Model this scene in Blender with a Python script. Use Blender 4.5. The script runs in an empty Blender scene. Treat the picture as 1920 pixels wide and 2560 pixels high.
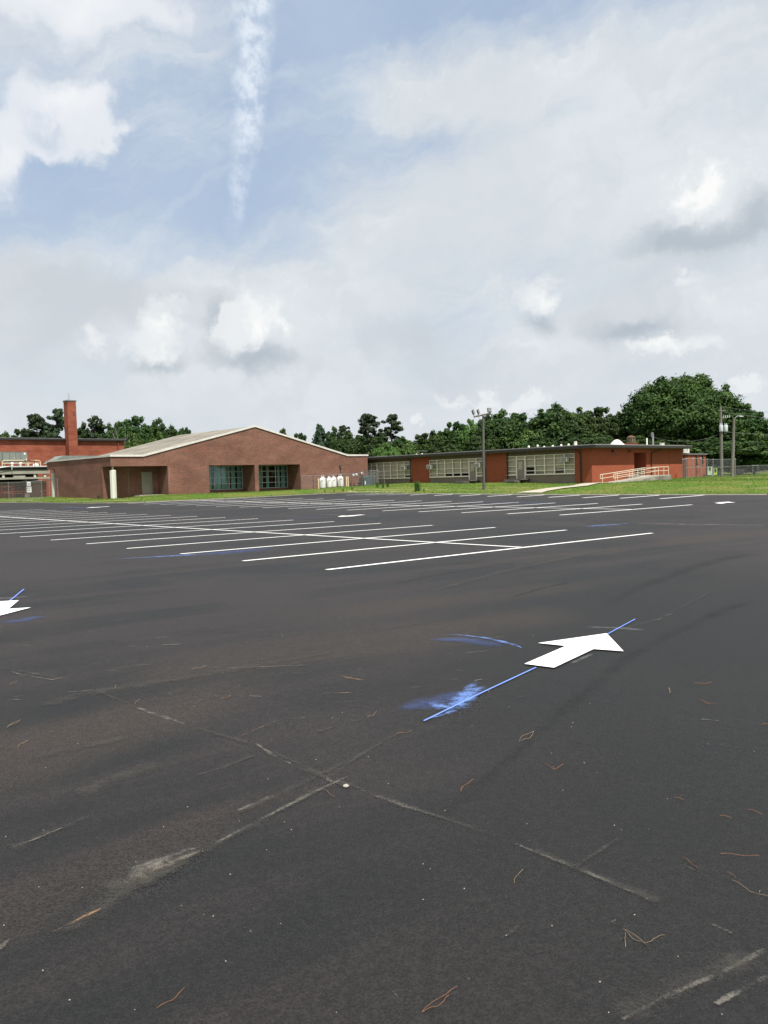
import bpy, math, random
import numpy as np
from mathutils import Vector, Matrix
R_ = math.radians
sc = bpy.context.scene
col = sc.collection
rnd = random.Random(7)

# ------------------------------------------------------------------ camera
FPX, PITCH, ROLL, EYE = 2017.98, 0.0421432, -0.0273443, 1.5484
cf = np.array([0, math.cos(PITCH), -math.sin(PITCH)])
_r = np.array([1., 0, 0]); _u = np.array([0, math.sin(PITCH), math.cos(PITCH)])
cr_ = _r * math.cos(ROLL) + _u * math.sin(ROLL)
cu_ = -_r * math.sin(ROLL) + _u * math.cos(ROLL)
cd = bpy.data.cameras.new('camera'); cam = bpy.data.objects.new('camera', cd); col.objects.link(cam)
cd.sensor_fit = 'VERTICAL'; cd.sensor_height = 24; cd.lens = FPX / 2560 * 24
cd.clip_start = .05; cd.clip_end = 3000
M = Matrix(((cr_[0], cu_[0], -cf[0], 0), (cr_[1], cu_[1], -cf[1], 0), (cr_[2], cu_[2], -cf[2], EYE), (0, 0, 0, 1)))
cam.matrix_world = M
sc.camera = cam

def ray(px, py):
    d = cf + cr_ * (px - 960) / FPX - cu_ * (py - 1280) / FPX
    return d / d[1]
def bearing(px, Y, py=1190):          # survey helper: bearing and distance -> ground position
    d = ray(px, py); return float(d[0] * Y)
def zat(px, py, Y):
    return float(EYE + ray(px, py)[2] * Y)

# ------------------------------------------------------------------ terrain
ZC = [0.00415, -0.0556, -0.1133, -0.26463, -0.1644, 0.09737, 0.12566, 0.05828]
def Z(x, y):
    x = min(max(x, -28), 26); y = min(max(y, 0), 66)
    X = x / 30; Y = y / 30; c = ZC
    return c[0]*X + c[1]*Y + c[2]*X*X + c[3]*X*Y + c[4]*Y*Y + c[5]*Y**3 + c[6]*X*Y*Y + c[7]*X*X*Y
EDGE = [(-200, 60), (-60, 76), (-46, 81.5), (-39.2, 82.2), (-32.2, 75.6), (-29.1, 71.9), (-25.2, 67.6), (-22.7, 66.1), (-21.2, 65.6), (-19.5, 65.8), (-18.1, 66.9),
        (-16.7, 68.3), (-13.9, 70.6), (-10.6, 75), (-7.2, 80.2), (-5.8, 82.0), (-4.4, 82.2), (-3, 80.6), (-1.8, 77.6), (1.4, 70.9), (3.3, 67.3), (7.3, 63.3), (10.9, 60.3),
        (16.7, 55.8), (19.8, 53.6), (24.2, 50.8), (34, 45), (60, 34), (200, 20)]
def E(x):
    for (a, b), (c, d) in zip(EDGE, EDGE[1:]):
        if a <= x <= c: return b + (d - b) * (x - a) / (c - a)
    return 100
TH = 0.7375; A0 = (-25.5306, 75.947)
CA, SA = math.cos(TH), math.sin(TH)
def LA(u, v): return (A0[0] + CA*u - SA*v, A0[1] + SA*u + CA*v)
TB = R_(42.058); B0 = (19.698, 76.14)
CB, SB = math.cos(TB), math.sin(TB)
def LB(u, v): return (B0[0] + CB*u - SB*v, B0[1] + SB*u + CB*v)
CP = [(*LA(-.5, -.3), .3), (*LA(5, 0), .50), (*LA(10.4, 0), .47), (*LA(16.4, 0), .45), (*LA(22, 0), .5), (*LA(29, 0), .65), (*LA(32, 0), .74),
      (*LA(0, 2), .27), (*LA(0, 8), .38), (*LA(0, 13.6), .45), (*LA(0, 22), .4), (-50, 95, .35), (-60, 110, .4),
      (*LB(0, 0), .52), (*LB(-.3, 2), .52), (*LB(-.3, 10), .75), (*LB(-.3, 24), .87), (*LB(-.3, 32), .82), (*LB(8, -1), .6), (*LB(17, -.5), .66),
      (*LB(4, -4.5), .58), (*LB(-5, 6), .55), (30, 80, .62), (36, 84, .68), (45, 100, .7), (55, 120, .75), (40, 70, .45), (0, 160, .8), (60, 170, .9), (-60, 170, .6)]
def G(x, y):
    z0 = Z(x, y); d = y - E(x)
    if d <= 0: return z0
    w = 0; s = 0
    for a, b, c in CP:
        q = 1 / ((x-a)**2 + (y-b)**2 + .5)**1.5
        w += q; s += q*c
    D = 6 if x < -3 else (14 if x > 8 else 6 + 8*(x+3)/11)
    t = min(d / D, 1); t = t*t*(3-2*t) * .35 + t*.65
    return z0 + .02 + (s/w - z0 - .02) * t

# ------------------------------------------------------------------ object helpers
def tag(o, label=None, cat=None, group=None, kind=None):
    if label: o['label'] = label
    if cat: o['category'] = cat
    if group: o['group'] = group
    if kind: o['kind'] = kind
    return o
def empty(name, loc, rz=0, label=None, cat=None, group=None):
    o = bpy.data.objects.new(name, None); col.objects.link(o)
    o.location = loc; o.rotation_euler = (0, 0, rz); o.empty_display_size = .3
    return tag(o, label, cat, group)

class MB:
    def __init__(s): s.v = []; s.f = []; s.uv = None
    def face(s, pts):
        n = len(s.v); s.v += [tuple(map(float, p)) for p in pts]; s.f.append(tuple(range(n, n+len(pts)))); return s
    def box(s, x0, x1, y0, y1, z0, z1):
        if x0 > x1: x0, x1 = x1, x0
        if y0 > y1: y0, y1 = y1, y0
        n = len(s.v)
        s.v += [(x, y, z) for z in (z0, z1) for x, y in ((x0, y0), (x1, y0), (x1, y1), (x0, y1))]
        s.f += [(n+3, n+2, n+1, n), (n+4, n+5, n+6, n+7)] + [(n+i, n+(i+1) % 4, n+4+(i+1) % 4, n+4+i) for i in range(4)]
        return s
    def prism(s, poly, axis, a, b):
        """poly 2D extruded: axis 'y': poly=(x,z); 'x': poly=(y,z); 'z': poly=(x,y)"""
        def P(p, t): return (p[0], t, p[1]) if axis == 'y' else (t, p[0], p[1]) if axis == 'x' else (p[0], p[1], t)
        n = len(s.v); k = len(poly)
        s.v += [P(p, a) for p in poly] + [P(p, b) for p in poly]
        ar = sum(poly[i][0]*poly[(i+1) % k][1] - poly[(i+1) % k][0]*poly[i][1] for i in range(k))
        flip = (ar > 0) != (axis == 'y')
        if b < a: flip = not flip
        f = [tuple(range(n+k-1, n-1, -1)), tuple(range(n+k, n+2*k))] + [(n+i, n+(i+1) % k, n+k+(i+1) % k, n+k+i) for i in range(k)]
        if not flip: f = [tuple(reversed(q)) for q in f]
        s.f += f; return s
    def tube(s, pts, r, n=8, cap=True):
        pts = [Vector(p) for p in pts]; rs = r if isinstance(r, (list, tuple)) else [r]*len(pts)
        base = len(s.v); up = None
        for i, p in enumerate(pts):
            d = (pts[min(i+1, len(pts)-1)] - pts[max(i-1, 0)]).normalized()
            a = d.orthogonal() if up is None else (up - d*up.dot(d))
            if a.length < 1e-5: a = d.orthogonal()
            a.normalize(); up = a; b = d.cross(a)
            for k in range(n):
                t = 2*math.pi*k/n + (math.pi/4 if n == 4 else 0)
                s.v.append(tuple(p + (a*math.cos(t) + b*math.sin(t))*rs[i]))
        for i in range(len(pts)-1):
            for k in range(n):
                s.f.append((base+i*n+k, base+i*n+(k+1) % n, base+(i+1)*n+(k+1) % n, base+(i+1)*n+k))
        if cap:
            s.f.append(tuple(base+k for k in reversed(range(n)))); s.f.append(tuple(base+(len(pts)-1)*n+k for k in range(n)))
        return s
    def lathe(s, cx, cy, prof, n=16):
        base = len(s.v)
        for r, z in prof:
            for k in range(n):
                t = 2*math.pi*k/n; s.v.append((cx+r*math.cos(t), cy+r*math.sin(t), z))
        for i in range(len(prof)-1):
            for k in range(n): s.f.append((base+i*n+k, base+i*n+(k+1) % n, base+(i+1)*n+(k+1) % n, base+(i+1)*n+k))
        s.f.append(tuple(base+k for k in reversed(range(n)))); s.f.append(tuple(base+(len(prof)-1)*n+k for k in range(n)))
        return s
    def build(s, name, mat, parent=None, smooth=False, bevel=0):
        me = bpy.data.meshes.new(name); me.from_pydata(s.v, [], s.f)
        me.materials.append(mat); me.validate()
        uvl = me.uv_layers.new(name='UVMap')
        for p in me.polygons:
            n = p.normal
            for li in p.loop_indices:
                c = me.vertices[me.loops[li].vertex_index].co
                if abs(n.z) > .75: uvl.data[li].uv = (c.x, c.y)
                else:
                    t = Vector((-n.y, n.x)).normalized(); uvl.data[li].uv = (c.x*t.x + c.y*t.y, c.z)
            p.use_smooth = smooth
        o = bpy.data.objects.new(name, me); col.objects.link(o)
        if parent: o.parent = parent
        if bevel:
            m = o.modifiers.new('b', 'BEVEL'); m.width = bevel; m.segments = 2; m.limit_method = 'ANGLE'
        if smooth and not bevel:
            try: me.set_sharp_from_angle(angle=R_(40))
            except Exception: pass
        return o

def copy_tree(o, parent=None):
    c = o.copy(); col.objects.link(c); c.parent = parent
    for ch in list(o.children): copy_tree(ch, c)
    return c

# ------------------------------------------------------------------ materials
def nt(m):
    m.use_nodes = True; t = m.node_tree; t.nodes.clear(); return t
def N(t, typ, **kw):
    n = t.nodes.new(typ)
    for k, v in kw.items():
        if k.startswith('i_'): n.inputs[k[2:].replace('_', ' ')].default_value = v
        else: setattr(n, k, v)
    return n
def math_(t, op, a, b=None, c=None, clamp=False):
    n = t.nodes.new('ShaderNodeMath'); n.operation = op; n.use_clamp = clamp
    for i, x in enumerate((a, b, c)):
        if x is None: continue
        if isinstance(x, (int, float)): n.inputs[i].default_value = x
        else: t.links.new(x, n.inputs[i])
    return n.outputs[0]
def mix(t, fac, a, b, mode='MIX'):
    n = t.nodes.new('ShaderNodeMix'); n.data_type = 'RGBA'; n.blend_type = mode
    for i, x in ((0, fac), (6, a), (7, b)):
        if isinstance(x, (int, float)): n.inputs[i].default_value = x
        elif isinstance(x, tuple): n.inputs[i].default_value = (*x[:3], 1)
        else: t.links.new(x, n.inputs[i])
    return n.outputs[2]
def noise(t, vec, scale, detail=4, rough=.55, dist=0):
    n = t.nodes.new('ShaderNodeTexNoise'); n.inputs['Scale'].default_value = scale
    n.inputs['Detail'].default_value = detail; n.inputs['Roughness'].default_value = rough; n.inputs['Distortion'].default_value = dist
    if vec is not None: t.links.new(vec, n.inputs['Vector'])
    return n.outputs[0]
def ramp(t, x, a, b, lo=0., hi=1., smooth=True):
    n = t.nodes.new('ShaderNodeMapRange'); n.interpolation_type = 'SMOOTHSTEP' if smooth else 'LINEAR'
    if isinstance(x, (int, float)): n.inputs[0].default_value = x
    else: t.links.new(x, n.inputs[0])
    for i, v in ((1, a), (2, b), (3, lo), (4, hi)): n.inputs[i].default_value = v
    return n.outputs[0]
def vscale(t, vec, s):
    n = t.nodes.new('ShaderNodeMapping'); n.inputs['Scale'].default_value = s; t.links.new(vec, n.inputs['Vector']); return n.outputs[0]
def bump(t, h, strength=.3, dist=.02):
    n = t.nodes.new('ShaderNodeBump'); n.inputs['Strength'].default_value = strength; n.inputs['Distance'].default_value = dist
    t.links.new(h, n.inputs['Height']); return n.outputs[0]
def pbsdf(t, color, rough=.8, metal=0, spec=.3, normal=None, alpha=None):
    b = t.nodes.new('ShaderNodeBsdfPrincipled'); o = t.nodes.new('ShaderNodeOutputMaterial')
    for k, x in (('Base Color', color), ('Roughness', rough), ('Metallic', metal), ('Specular IOR Level', spec), ('Normal', normal), ('Alpha', alpha)):
        if x is None: continue
        if isinstance(x, (int, float)): b.inputs[k].default_value = x
        elif isinstance(x, tuple): b.inputs[k].default_value = (*x[:3], 1)
        else: t.links.new(x, b.inputs[k])
    t.links.new(b.outputs[0], o.inputs[0]); return b
def pmat(name, c1, c2=None, scale=3., rough=.75, metal=0, spec=.3, streak=1., bm=.15, contrast=(.35, .65)):
    """plain weathered material: two shades mixed by noise, vertical streaking, fine bump"""
    m = bpy.data.materials.new(name); t = nt(m)
    c2 = c2 or tuple(x*.78 for x in c1)
    c1 = tuple(x*.86 for x in c1); c2 = tuple(x*.86 for x in c2)
    g = N(t, 'ShaderNodeNewGeometry').outputs['Position']
    v = vscale(t, g, (1, 1, 1/streak))
    f = ramp(t, noise(t, v, scale, 6, .6), *contrast)
    f2 = noise(t, g, scale*9, 3, .6)
    c = mix(t, f, c1, c2); c = mix(t, .25, c, mix(t, ramp(t, f2, .3, .7), c1, c2))
    pbsdf(t, c, rough, metal, spec, bump(t, f2, bm, .01))
    return m
def brickmat(name, c1, c2, mortar, w=.21, h=.075, ms=.011, macro=.5, mscale=.6):
    m = bpy.data.materials.new(name); t = nt(m)
    uv = N(t, 'ShaderNodeTexCoord').outputs['UV']
    b = t.nodes.new('ShaderNodeTexBrick'); t.links.new(uv, b.inputs['Vector'])
    b.inputs['Scale'].default_value = 1; b.inputs['Brick Width'].default_value = w; b.inputs['Row Height'].default_value = h
    b.inputs['Mortar Size'].default_value = ms; b.inputs['Mortar Smooth'].default_value = .3; b.inputs['Bias'].default_value = -.1
    b.inputs['Color1'].default_value = (*c1, 1); b.inputs['Color2'].default_value = (*c2, 1); b.inputs['Mortar'].default_value = (*mortar, 1)
    g = N(t, 'ShaderNodeNewGeometry').outputs['Position']
    k = noise(t, vscale(t, g, (1, 1, 2.2)), mscale, 5, .6)
    c = mix(t, ramp(t, k, .25, .75), b.outputs[0], mix(t, macro, b.outputs[0], tuple(x*.6 for x in c2)))
    k2 = noise(t, vscale(t, g, (1, 1, 6)), 3.0, 4, .6)
    c = mix(t, ramp(t, k2, .55, .8, 0, .35), c, tuple(min(1, x*1.5) for x in c1))
    pbsdf(t, c, .88, 0, .2, bump(t, b.outputs[1], -.3, .01)); return m

MT = {}
MT['brickA'] = brickmat('brown_brick', (.205, .060, .042), (.072, .030, .024), (.33, .225, .165), .26, .10, .016, .45, .35)
MT['brickA_in'] = MT['brickA']
MT['brickB'] = brickmat('red_painted_brick', (.34, .092, .046), (.275, .075, .038), (.26, .078, .044), .21, .075, .008, .4, .3)
MT['brickC'] = brickmat('old_orange_brick', (.32, .092, .052), (.26, .075, .045), (.29, .11, .07), .21, .075, .009, .85, .7)
MT['brickPink'] = brickmat('pink_brick', (.34, .15, .13), (.27, .11, .10), (.36, .22, .2), .21, .075, .012, .3, .5)
MT['white'] = pmat('white_metal_trim', (.74, .72, .67), (.6, .58, .53), 2, .5)
MT['cream'] = pmat('cream_paint', (.98, .90, .75), (.86, .79, .66), 4, .55)
MT['whitecol'] = pmat('white_column_paint', (.72, .72, .62), (.6, .6, .52), 1.2, .6, streak=4)
MT['taupe'] = pmat('taupe_panel', (.23, .185, .15), (.185, .155, .125), 1.5, .7)
MT['taupeband'] = pmat('taupe_band', (.17, .13, .085), (.13, .10, .07), 1.5, .75, streak=.3)
MT['blind'] = pmat('beige_blind', (.56, .50, .39), (.44, .40, .31), .9, .8, streak=.25)
MT['door'] = pmat('grey_tan_door', (.30, .27, .22), (.26, .235, .19), 1.2, .55)
MT['doorA'] = pmat('pale_green_grey_door', (.30, .29, .22), (.26, .25, .19), 1.5, .5)
MT['black'] = pmat('black_metal_edge', (.025, .024, .022), (.04, .038, .035), 2, .5)
MT['concrete'] = pmat('concrete', (.42, .39, .33), (.33, .31, .26), 1.5, .9, bm=.4)
MT['oldconc'] = pmat('stained_concrete', (.34, .32, .26), (.13, .12, .10), 1.1, .9, streak=2.5, bm=.4)
MT['beam'] = pmat('beam_concrete', (.36, .35, .29), (.29, .28, .23), .8, .85, streak=.4)
MT['alu'] = pmat('aluminium_frame', (.62, .66, .66), (.5, .54, .54), 4, .45, .2)
MT['galv'] = pmat('galvanised_steel', (.42, .43, .43), (.3, .31, .31), 4, .45, .7)
MT['darkpipe'] = pmat('dark_steel', (.07, .065, .06), (.12, .1, .09), 4, .6, .3)
MT['rustpipe'] = pmat('rusty_red_pipe', (.24, .07, .045), (.15, .05, .04), 4, .7)
MT['tank'] = pmat('white_tank_paint', (1.0, 1.0, .98), (.9, .9, .87), 1.3, .35, streak=3)
MT['acgrey'] = pmat('grey_green_cabinet', (.23, .255, .225), (.18, .2, .18), 1.0, .5, streak=3)
MT['acwhite'] = pmat('offwhite_cabinet', (.62, .61, .54), (.5, .49, .43), 4, .5)
MT['grille'] = pmat('dark_grille', (.09, .10, .10), (.05, .055, .055), 30, .6)
MT['wood'] = pmat('weathered_pole_wood', (.235, .225, .19), (.14, .13, .105), 3, .85, streak=12, bm=.5)
MT['wooddark'] = pmat('dark_pole_wood', (.14, .135, .115), (.085, .08, .068), 3, .85, streak=12, bm=.5)
MT['bark'] = pmat('bark', (.11, .085, .062), (.055, .042, .032), 3, .9, streak=5, bm=.6)
MT['palebark'] = pmat('pale_dead_bark', (.33, .31, .27), (.24, .22, .19), 3, .9, streak=5)
MT['trans'] = pmat('transformer_grey', (.62, .66, .68), (.5, .54, .56), 2, .4)
MT['yellow'] = pmat('pale_yellow_rail', (.75, .62, .38), (.66, .55, .36), 4, .5)
MT['railcream'] = pmat('cream_rail', (.78, .68, .52), (.68, .6, .46), 4, .5)
MT['greenbox'] = pmat('dark_green_cabinet', (.10, .14, .15), (.07, .10, .11), 2, .5)
MT['lime'] = pmat('lime_panel', (.42, .62, .05), (.36, .55, .05), 2, .5)
MT['mint'] = pmat('mint_panel', (.50, .62, .45), (.42, .55, .4), 2, .5)
MT['beige'] = pmat('beige_vinyl', (.66, .60, .47), (.56, .51, .4), 1, .6, streak=.3)
MT['palewhite'] = pmat('pale_siding', (.62, .64, .66), (.52, .54, .57), 1, .6, streak=.2)
MT['tarp'] = pmat('black_tarp', (.02, .022, .024), (.035, .037, .04), 2, .5)
MT['twig'] = pmat('dry_pine_needle', (.30, .14, .07), (.18, .08, .04), 20, .7)
MT['twigpale'] = pmat('bleached_pine_needle', (.33, .24, .15), (.2, .14, .09), 20, .7)
MT['roofcap'] = pmat('roof_edge', (.20, .20, .195), (.13, .13, .125), 2, .6)
MT['membrane'] = pmat('roof_membrane', (.62, .60, .56), (.5, .48, .45), .8, .8)
MT['glasslens'] = pmat('lamp_glass', (.26, .28, .27), (.18, .2, .2), 5, .4)
MT['wire'] = pmat('wire_grey', (.16, .17, .16), (.12, .12, .12), 4, .7)
MT['sign'] = pmat('white_sign', (.78, .78, .76), (.7, .7, .68), 4, .4)
MT['ink'] = pmat('sign_ink', (.05, .05, .06), (.08, .08, .09), 10, .5)
MT['rustcap'] = pmat('rusty_turret', (.17, .10, .06), (.10, .06, .04), 6, .8)

# shingled light roof with run-off streaks
m = bpy.data.materials.new('grey_roof'); t = nt(m); tc = N(t, 'ShaderNodeTexCoord').outputs['Object']
s1 = noise(t, vscale(t, tc, (.10, 1.1, 1)), 1.0, 5, .6)
s2 = noise(t, vscale(t, tc, (.5, .35, 1)), 1.0, 5, .6)
s3 = noise(t, tc, 9, 3, .6)
c = mix(t, ramp(t, s1, .38, .62), (.27, .25, .205), (.135, .125, .105)); c = mix(t, ramp(t, s2, .45, .7, 0, .5), c, (.34, .29, .235))
c = mix(t, ramp(t, s3, .3, .7, 0, .3), c, (.14, .13, .11)); pbsdf(t, c, .9, 0, .2, bump(t, s3, .3, .02)); MT['roof'] = m

# window glass
m = bpy.data.materials.new('window_glass'); t = nt(m)
gl = N(t, 'ShaderNodeBsdfGlossy'); gl.inputs['Roughness'].default_value = .03; gl.inputs['Color'].default_value = (.9, .95, .95, 1)
tr = N(t, 'ShaderNodeBsdfTransparent'); tr.inputs['Color'].default_value = (.80, .90, .89, 1)
fr = N(t, 'ShaderNodeFresnel'); fr.inputs[0].default_value = 1.5
ms = N(t, 'ShaderNodeMixShader'); t.links.new(fr.outputs[0], ms.inputs[0]); t.links.new(tr.outputs[0], ms.inputs[1]); t.links.new(gl.outputs[0], ms.inputs[2])
t.links.new(ms.outputs[0], N(t, 'ShaderNodeOutputMaterial').inputs[0]); MT['glass'] = m
MT['curtain'] = pmat('teal_grey_curtain', (.78, .92, .90), (.40, .52, .51), 1.2, .9, streak=6)
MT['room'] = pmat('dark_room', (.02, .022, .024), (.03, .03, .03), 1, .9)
# black glass of the open lower panes
m = bpy.data.materials.new('dark_pane'); t = nt(m); pbsdf(t, (.012, .013, .015), .08, 0, .5); MT['darkpane'] = m

# chain link
m = bpy.data.materials.new('chain_link'); t = nt(m); uv = N(t, 'ShaderNodeTexCoord').outputs['UV']
sx = N(t, 'ShaderNodeSeparateXYZ'); t.links.new(uv, sx.inputs[0])
def wires(sign):
    a = math_(t, 'ADD', sx.outputs[0], math_(t, 'MULTIPLY', sx.outputs[1], sign))
    a = math_(t, 'FRACT', math_(t, 'MULTIPLY', a, 12.0)); return math_(t, 'LESS_THAN', a, .075)
al = math_(t, 'MAXIMUM', wires(1.), wires(-1.))
pbsdf(t, (.36, .37, .37), .5, .5, .3, alpha=al); MT['mesh'] = m
# foliage
def leafmat(name, ca, cb, cc, tl=.3):
    m = bpy.data.materials.new(name); t = nt(m)
    at = N(t, 'ShaderNodeAttribute', attribute_name='tint'); 
    sp = N(t, 'ShaderNodeSeparateXYZ'); t.links.new(at.outputs['Vector'], sp.inputs[0])
    oi = N(t, 'ShaderNodeObjectInfo').outputs['Random']
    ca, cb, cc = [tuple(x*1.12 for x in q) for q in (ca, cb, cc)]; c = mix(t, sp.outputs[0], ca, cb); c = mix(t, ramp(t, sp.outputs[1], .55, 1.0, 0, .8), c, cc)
    h = N(t, 'ShaderNodeHueSaturation'); t.links.new(c, h.inputs['Color'])
    t.links.new(ramp(t, oi, 0, 1, .488, .512), h.inputs['Hue']); t.links.new(ramp(t, oi, 0, 1, .8, 1.15), h.inputs['Value'])
    d = N(t, 'ShaderNodeBsdfPrincipled'); d.inputs['Roughness'].default_value = .6; d.inputs['Specular IOR Level'].default_value = .25
    t.links.new(h.outputs[0], d.inputs['Base Color'])
    x = N(t, 'ShaderNodeBsdfTranslucent'); t.links.new(h.outputs[0], x.inputs['Color'])
    ms = N(t, 'ShaderNodeMixShader'); ms.inputs[0].default_value = tl
    t.links.new(d.outputs[0], ms.inputs[1]); t.links.new(x.outputs[0], ms.inputs[2])
    t.links.new(ms.outputs[0], N(t, 'ShaderNodeOutputMaterial').inputs[0]); return m
MT['leaf'] = leafmat('broad_leaves', (.020, .046, .012), (.042, .085, .018), (.075, .12, .022))
MT['oakleaf'] = leafmat('oak_leaves', (.020, .050, .011), (.045, .094, .017), (.080, .125, .022))
MT['lightleaf'] = leafmat('light_leaves', (.050, .10, .022), (.085, .155, .035), (.12, .19, .045))
MT['pine'] = leafmat('pine_foliage', (.020, .040, .016), (.036, .062, .024), (.058, .085, .03), .15)
MT['cedar'] = leafmat('cedar_foliage', (.022, .048, .024), (.036, .07, .032), (.05, .09, .038), .15)
MT['blade'] = leafmat('grass_blades', (.072, .135, .018), (.10, .165, .024), (.20, .20, .055), .4)

# grass ground
m = bpy.data.materials.new('grass_ground'); t = nt(m); g = N(t, 'ShaderNodeNewGeometry').outputs['Position']
a = noise(t, g, .22, 6, .65); b = noise(t, g, 1.6, 6, .7); d = noise(t, g, 11, 4, .7)
c = mix(t, ramp(t, b, .3, .7), (.064, .118, .015), (.088, .145, .020)); c = mix(t, ramp(t, a, .42, .62, 0, .9), c, (.15, .155, .040))
c = mix(t, ramp(t, d, .35, .72, 0, .3), c, (.05, .10, .015))
pbsdf(t, c, .95, 0, .1, bump(t, d, .6, .05)); MT['grass'] = m

# asphalt
m = bpy.data.materials.new('asphalt'); t = nt(m); g = N(t, 'ShaderNodeNewGeometry').outputs['Position']
big = noise(t, g, .16, 5, .6, .3); mid = noise(t, vscale(t, g, (1, .45, 1)), .8, 6, .65); fine = noise(t, g, 95, 3, .8); agg = noise(t, g, 210, 2, .8)
# paving lanes, laid along the drive
sxy = N(t, 'ShaderNodeSeparateXYZ'); t.links.new(g, sxy.inputs[0])
mp = N(t, 'ShaderNodeMapping'); mp.inputs['Rotation'].default_value = (0, 0, -.62); t.links.new(g, mp.inputs['Vector'])
lane = noise(t, vscale(t, mp.outputs[0], (.07, .9, 1)), 1.0, 4, .6)
c = mix(t, ramp(t, mid, .3, .7), (.0058, .0060, .0062), (.0100, .0101, .0100))
zone = math_(t, 'MAXIMUM', ramp(t, math_(t, 'SUBTRACT', sxy.outputs[0], math_(t, 'MULTIPLY', sxy.outputs[1], .10)), .9, -1.4, .08, 1.), ramp(t, sxy.outputs[1], 9, 15))
c = mix(t, math_(t, 'MULTIPLY', zone, ramp(t, big, .42, .58, 0, .9)), c, (.0330, .0245, .0220))
c = mix(t, math_(t, 'MULTIPLY', zone, ramp(t, lane, .47, .58, 0, .85)), c, (.0310, .0225, .0205))
# broad dusty brown tracks across the drive (in lot coordinates)
def track(px_, py_, ang, ln, wd, colr, st, fr=1.3):
    mpp = N(t, 'ShaderNodeMapping', vector_type='TEXTURE'); mpp.inputs['Location'].default_value = (px_, py_, 0); mpp.inputs['Rotation'].default_value = (0, 0, ang); mpp.inputs['Scale'].default_value = (ln, wd, 1)
    t.links.new(g, mpp.inputs['Vector'])
    s = N(t, 'ShaderNodeSeparateXYZ'); t.links.new(mpp.outputs[0], s.inputs[0])
    r2 = math_(t, 'ADD', math_(t, 'MULTIPLY', s.outputs[0], s.outputs[0]), math_(t, 'MULTIPLY', s.outputs[1], s.outputs[1]))
    k = math_(t, 'SUBTRACT', 1., math_(t, 'SQRT', r2)); k = math_(t, 'ADD', k, math_(t, 'MULTIPLY', math_(t, 'SUBTRACT', mid, .5), fr))
    global c
    c = mix(t, math_(t, 'MULTIPLY', ramp(t, k, .0, .6, 0, st), ramp(t, fine, .35, .6, .45, 1.)), c, colr)
BR = (.052, .037, .027)
track(-2.2, 4.6, .95, 2.6, .75, BR, .75); track(-.3, 7.6, .62, 3.6, .9, BR, .7); track(1.2, 10.5, .55, 3.5, .7, BR, .55); track(-6.2, 8.5, .6, 4, 1.6, BR, .45)
track(3.2, 15.6, .62, 4.2, .7, BR, .6); track(8.5, 20.0, .70, 5.0, .9, BR, .65); track(1.7, 16.0, .62, 1.0, .35, (.006, .006, .006), .7); track(4.6, 18.6, .62, .9, .3, (.006, .006, .006), .8)
track(17, 28, .9, 10, 1.0, (.011, .009, .0085), .5); track(-9, 18, .7, 6, 1.6, (.022, .018, .016), .4)
track(-1.35, 3.0, .9, 1.6, .28, BR, .5); track(1.9, 3.1, 1.05, 1.6, .35, (.031, .024, .021), .5)
dk_ = noise(t, vscale(t, mp.outputs[0], (.25, 1.5, 1)), 1.3, 5, .6, .5)
c = mix(t, ramp(t, dk_, .54, .68, 0, .55), c, (.0065, .0066, .0068))
grit = noise(t, g, 26, 5, .78)
c = mix(t, ramp(t, grit, .40, .60), mix(t, .4, c, (.003, .003, .003)), mix(t, .09, c, (.045, .044, .042)))
c = mix(t, ramp(t, fine, .42, .56), mix(t, .7, c, (.001, .001, .001)), c)
c = mix(t, ramp(t, agg, .60, .70, 0, .6), c, (.055, .055, .053))
vo = N(t, 'ShaderNodeTexVoronoi'); vo.inputs['Scale'].default_value = 14; t.links.new(g, vo.inputs['Vector'])
sp = N(t, 'ShaderNodeSeparateColor'); t.links.new(vo.outputs['Color'], sp.inputs[0])
speck = math_(t, 'MULTIPLY', math_(t, 'LESS_THAN', vo.outputs['Distance'], .045), math_(t, 'GREATER_THAN', sp.outputs[0], .93))
c = mix(t, math_(t, 'MULTIPLY', speck, .6), c, (.25, .23, .2))
hgt = math_(t, 'ADD', fine, math_(t, 'MULTIPLY', agg, .6))
pbsdf(t, c, .64, 0, .36, bump(t, hgt, .8, .006)); MT['asphalt'] = m

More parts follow.
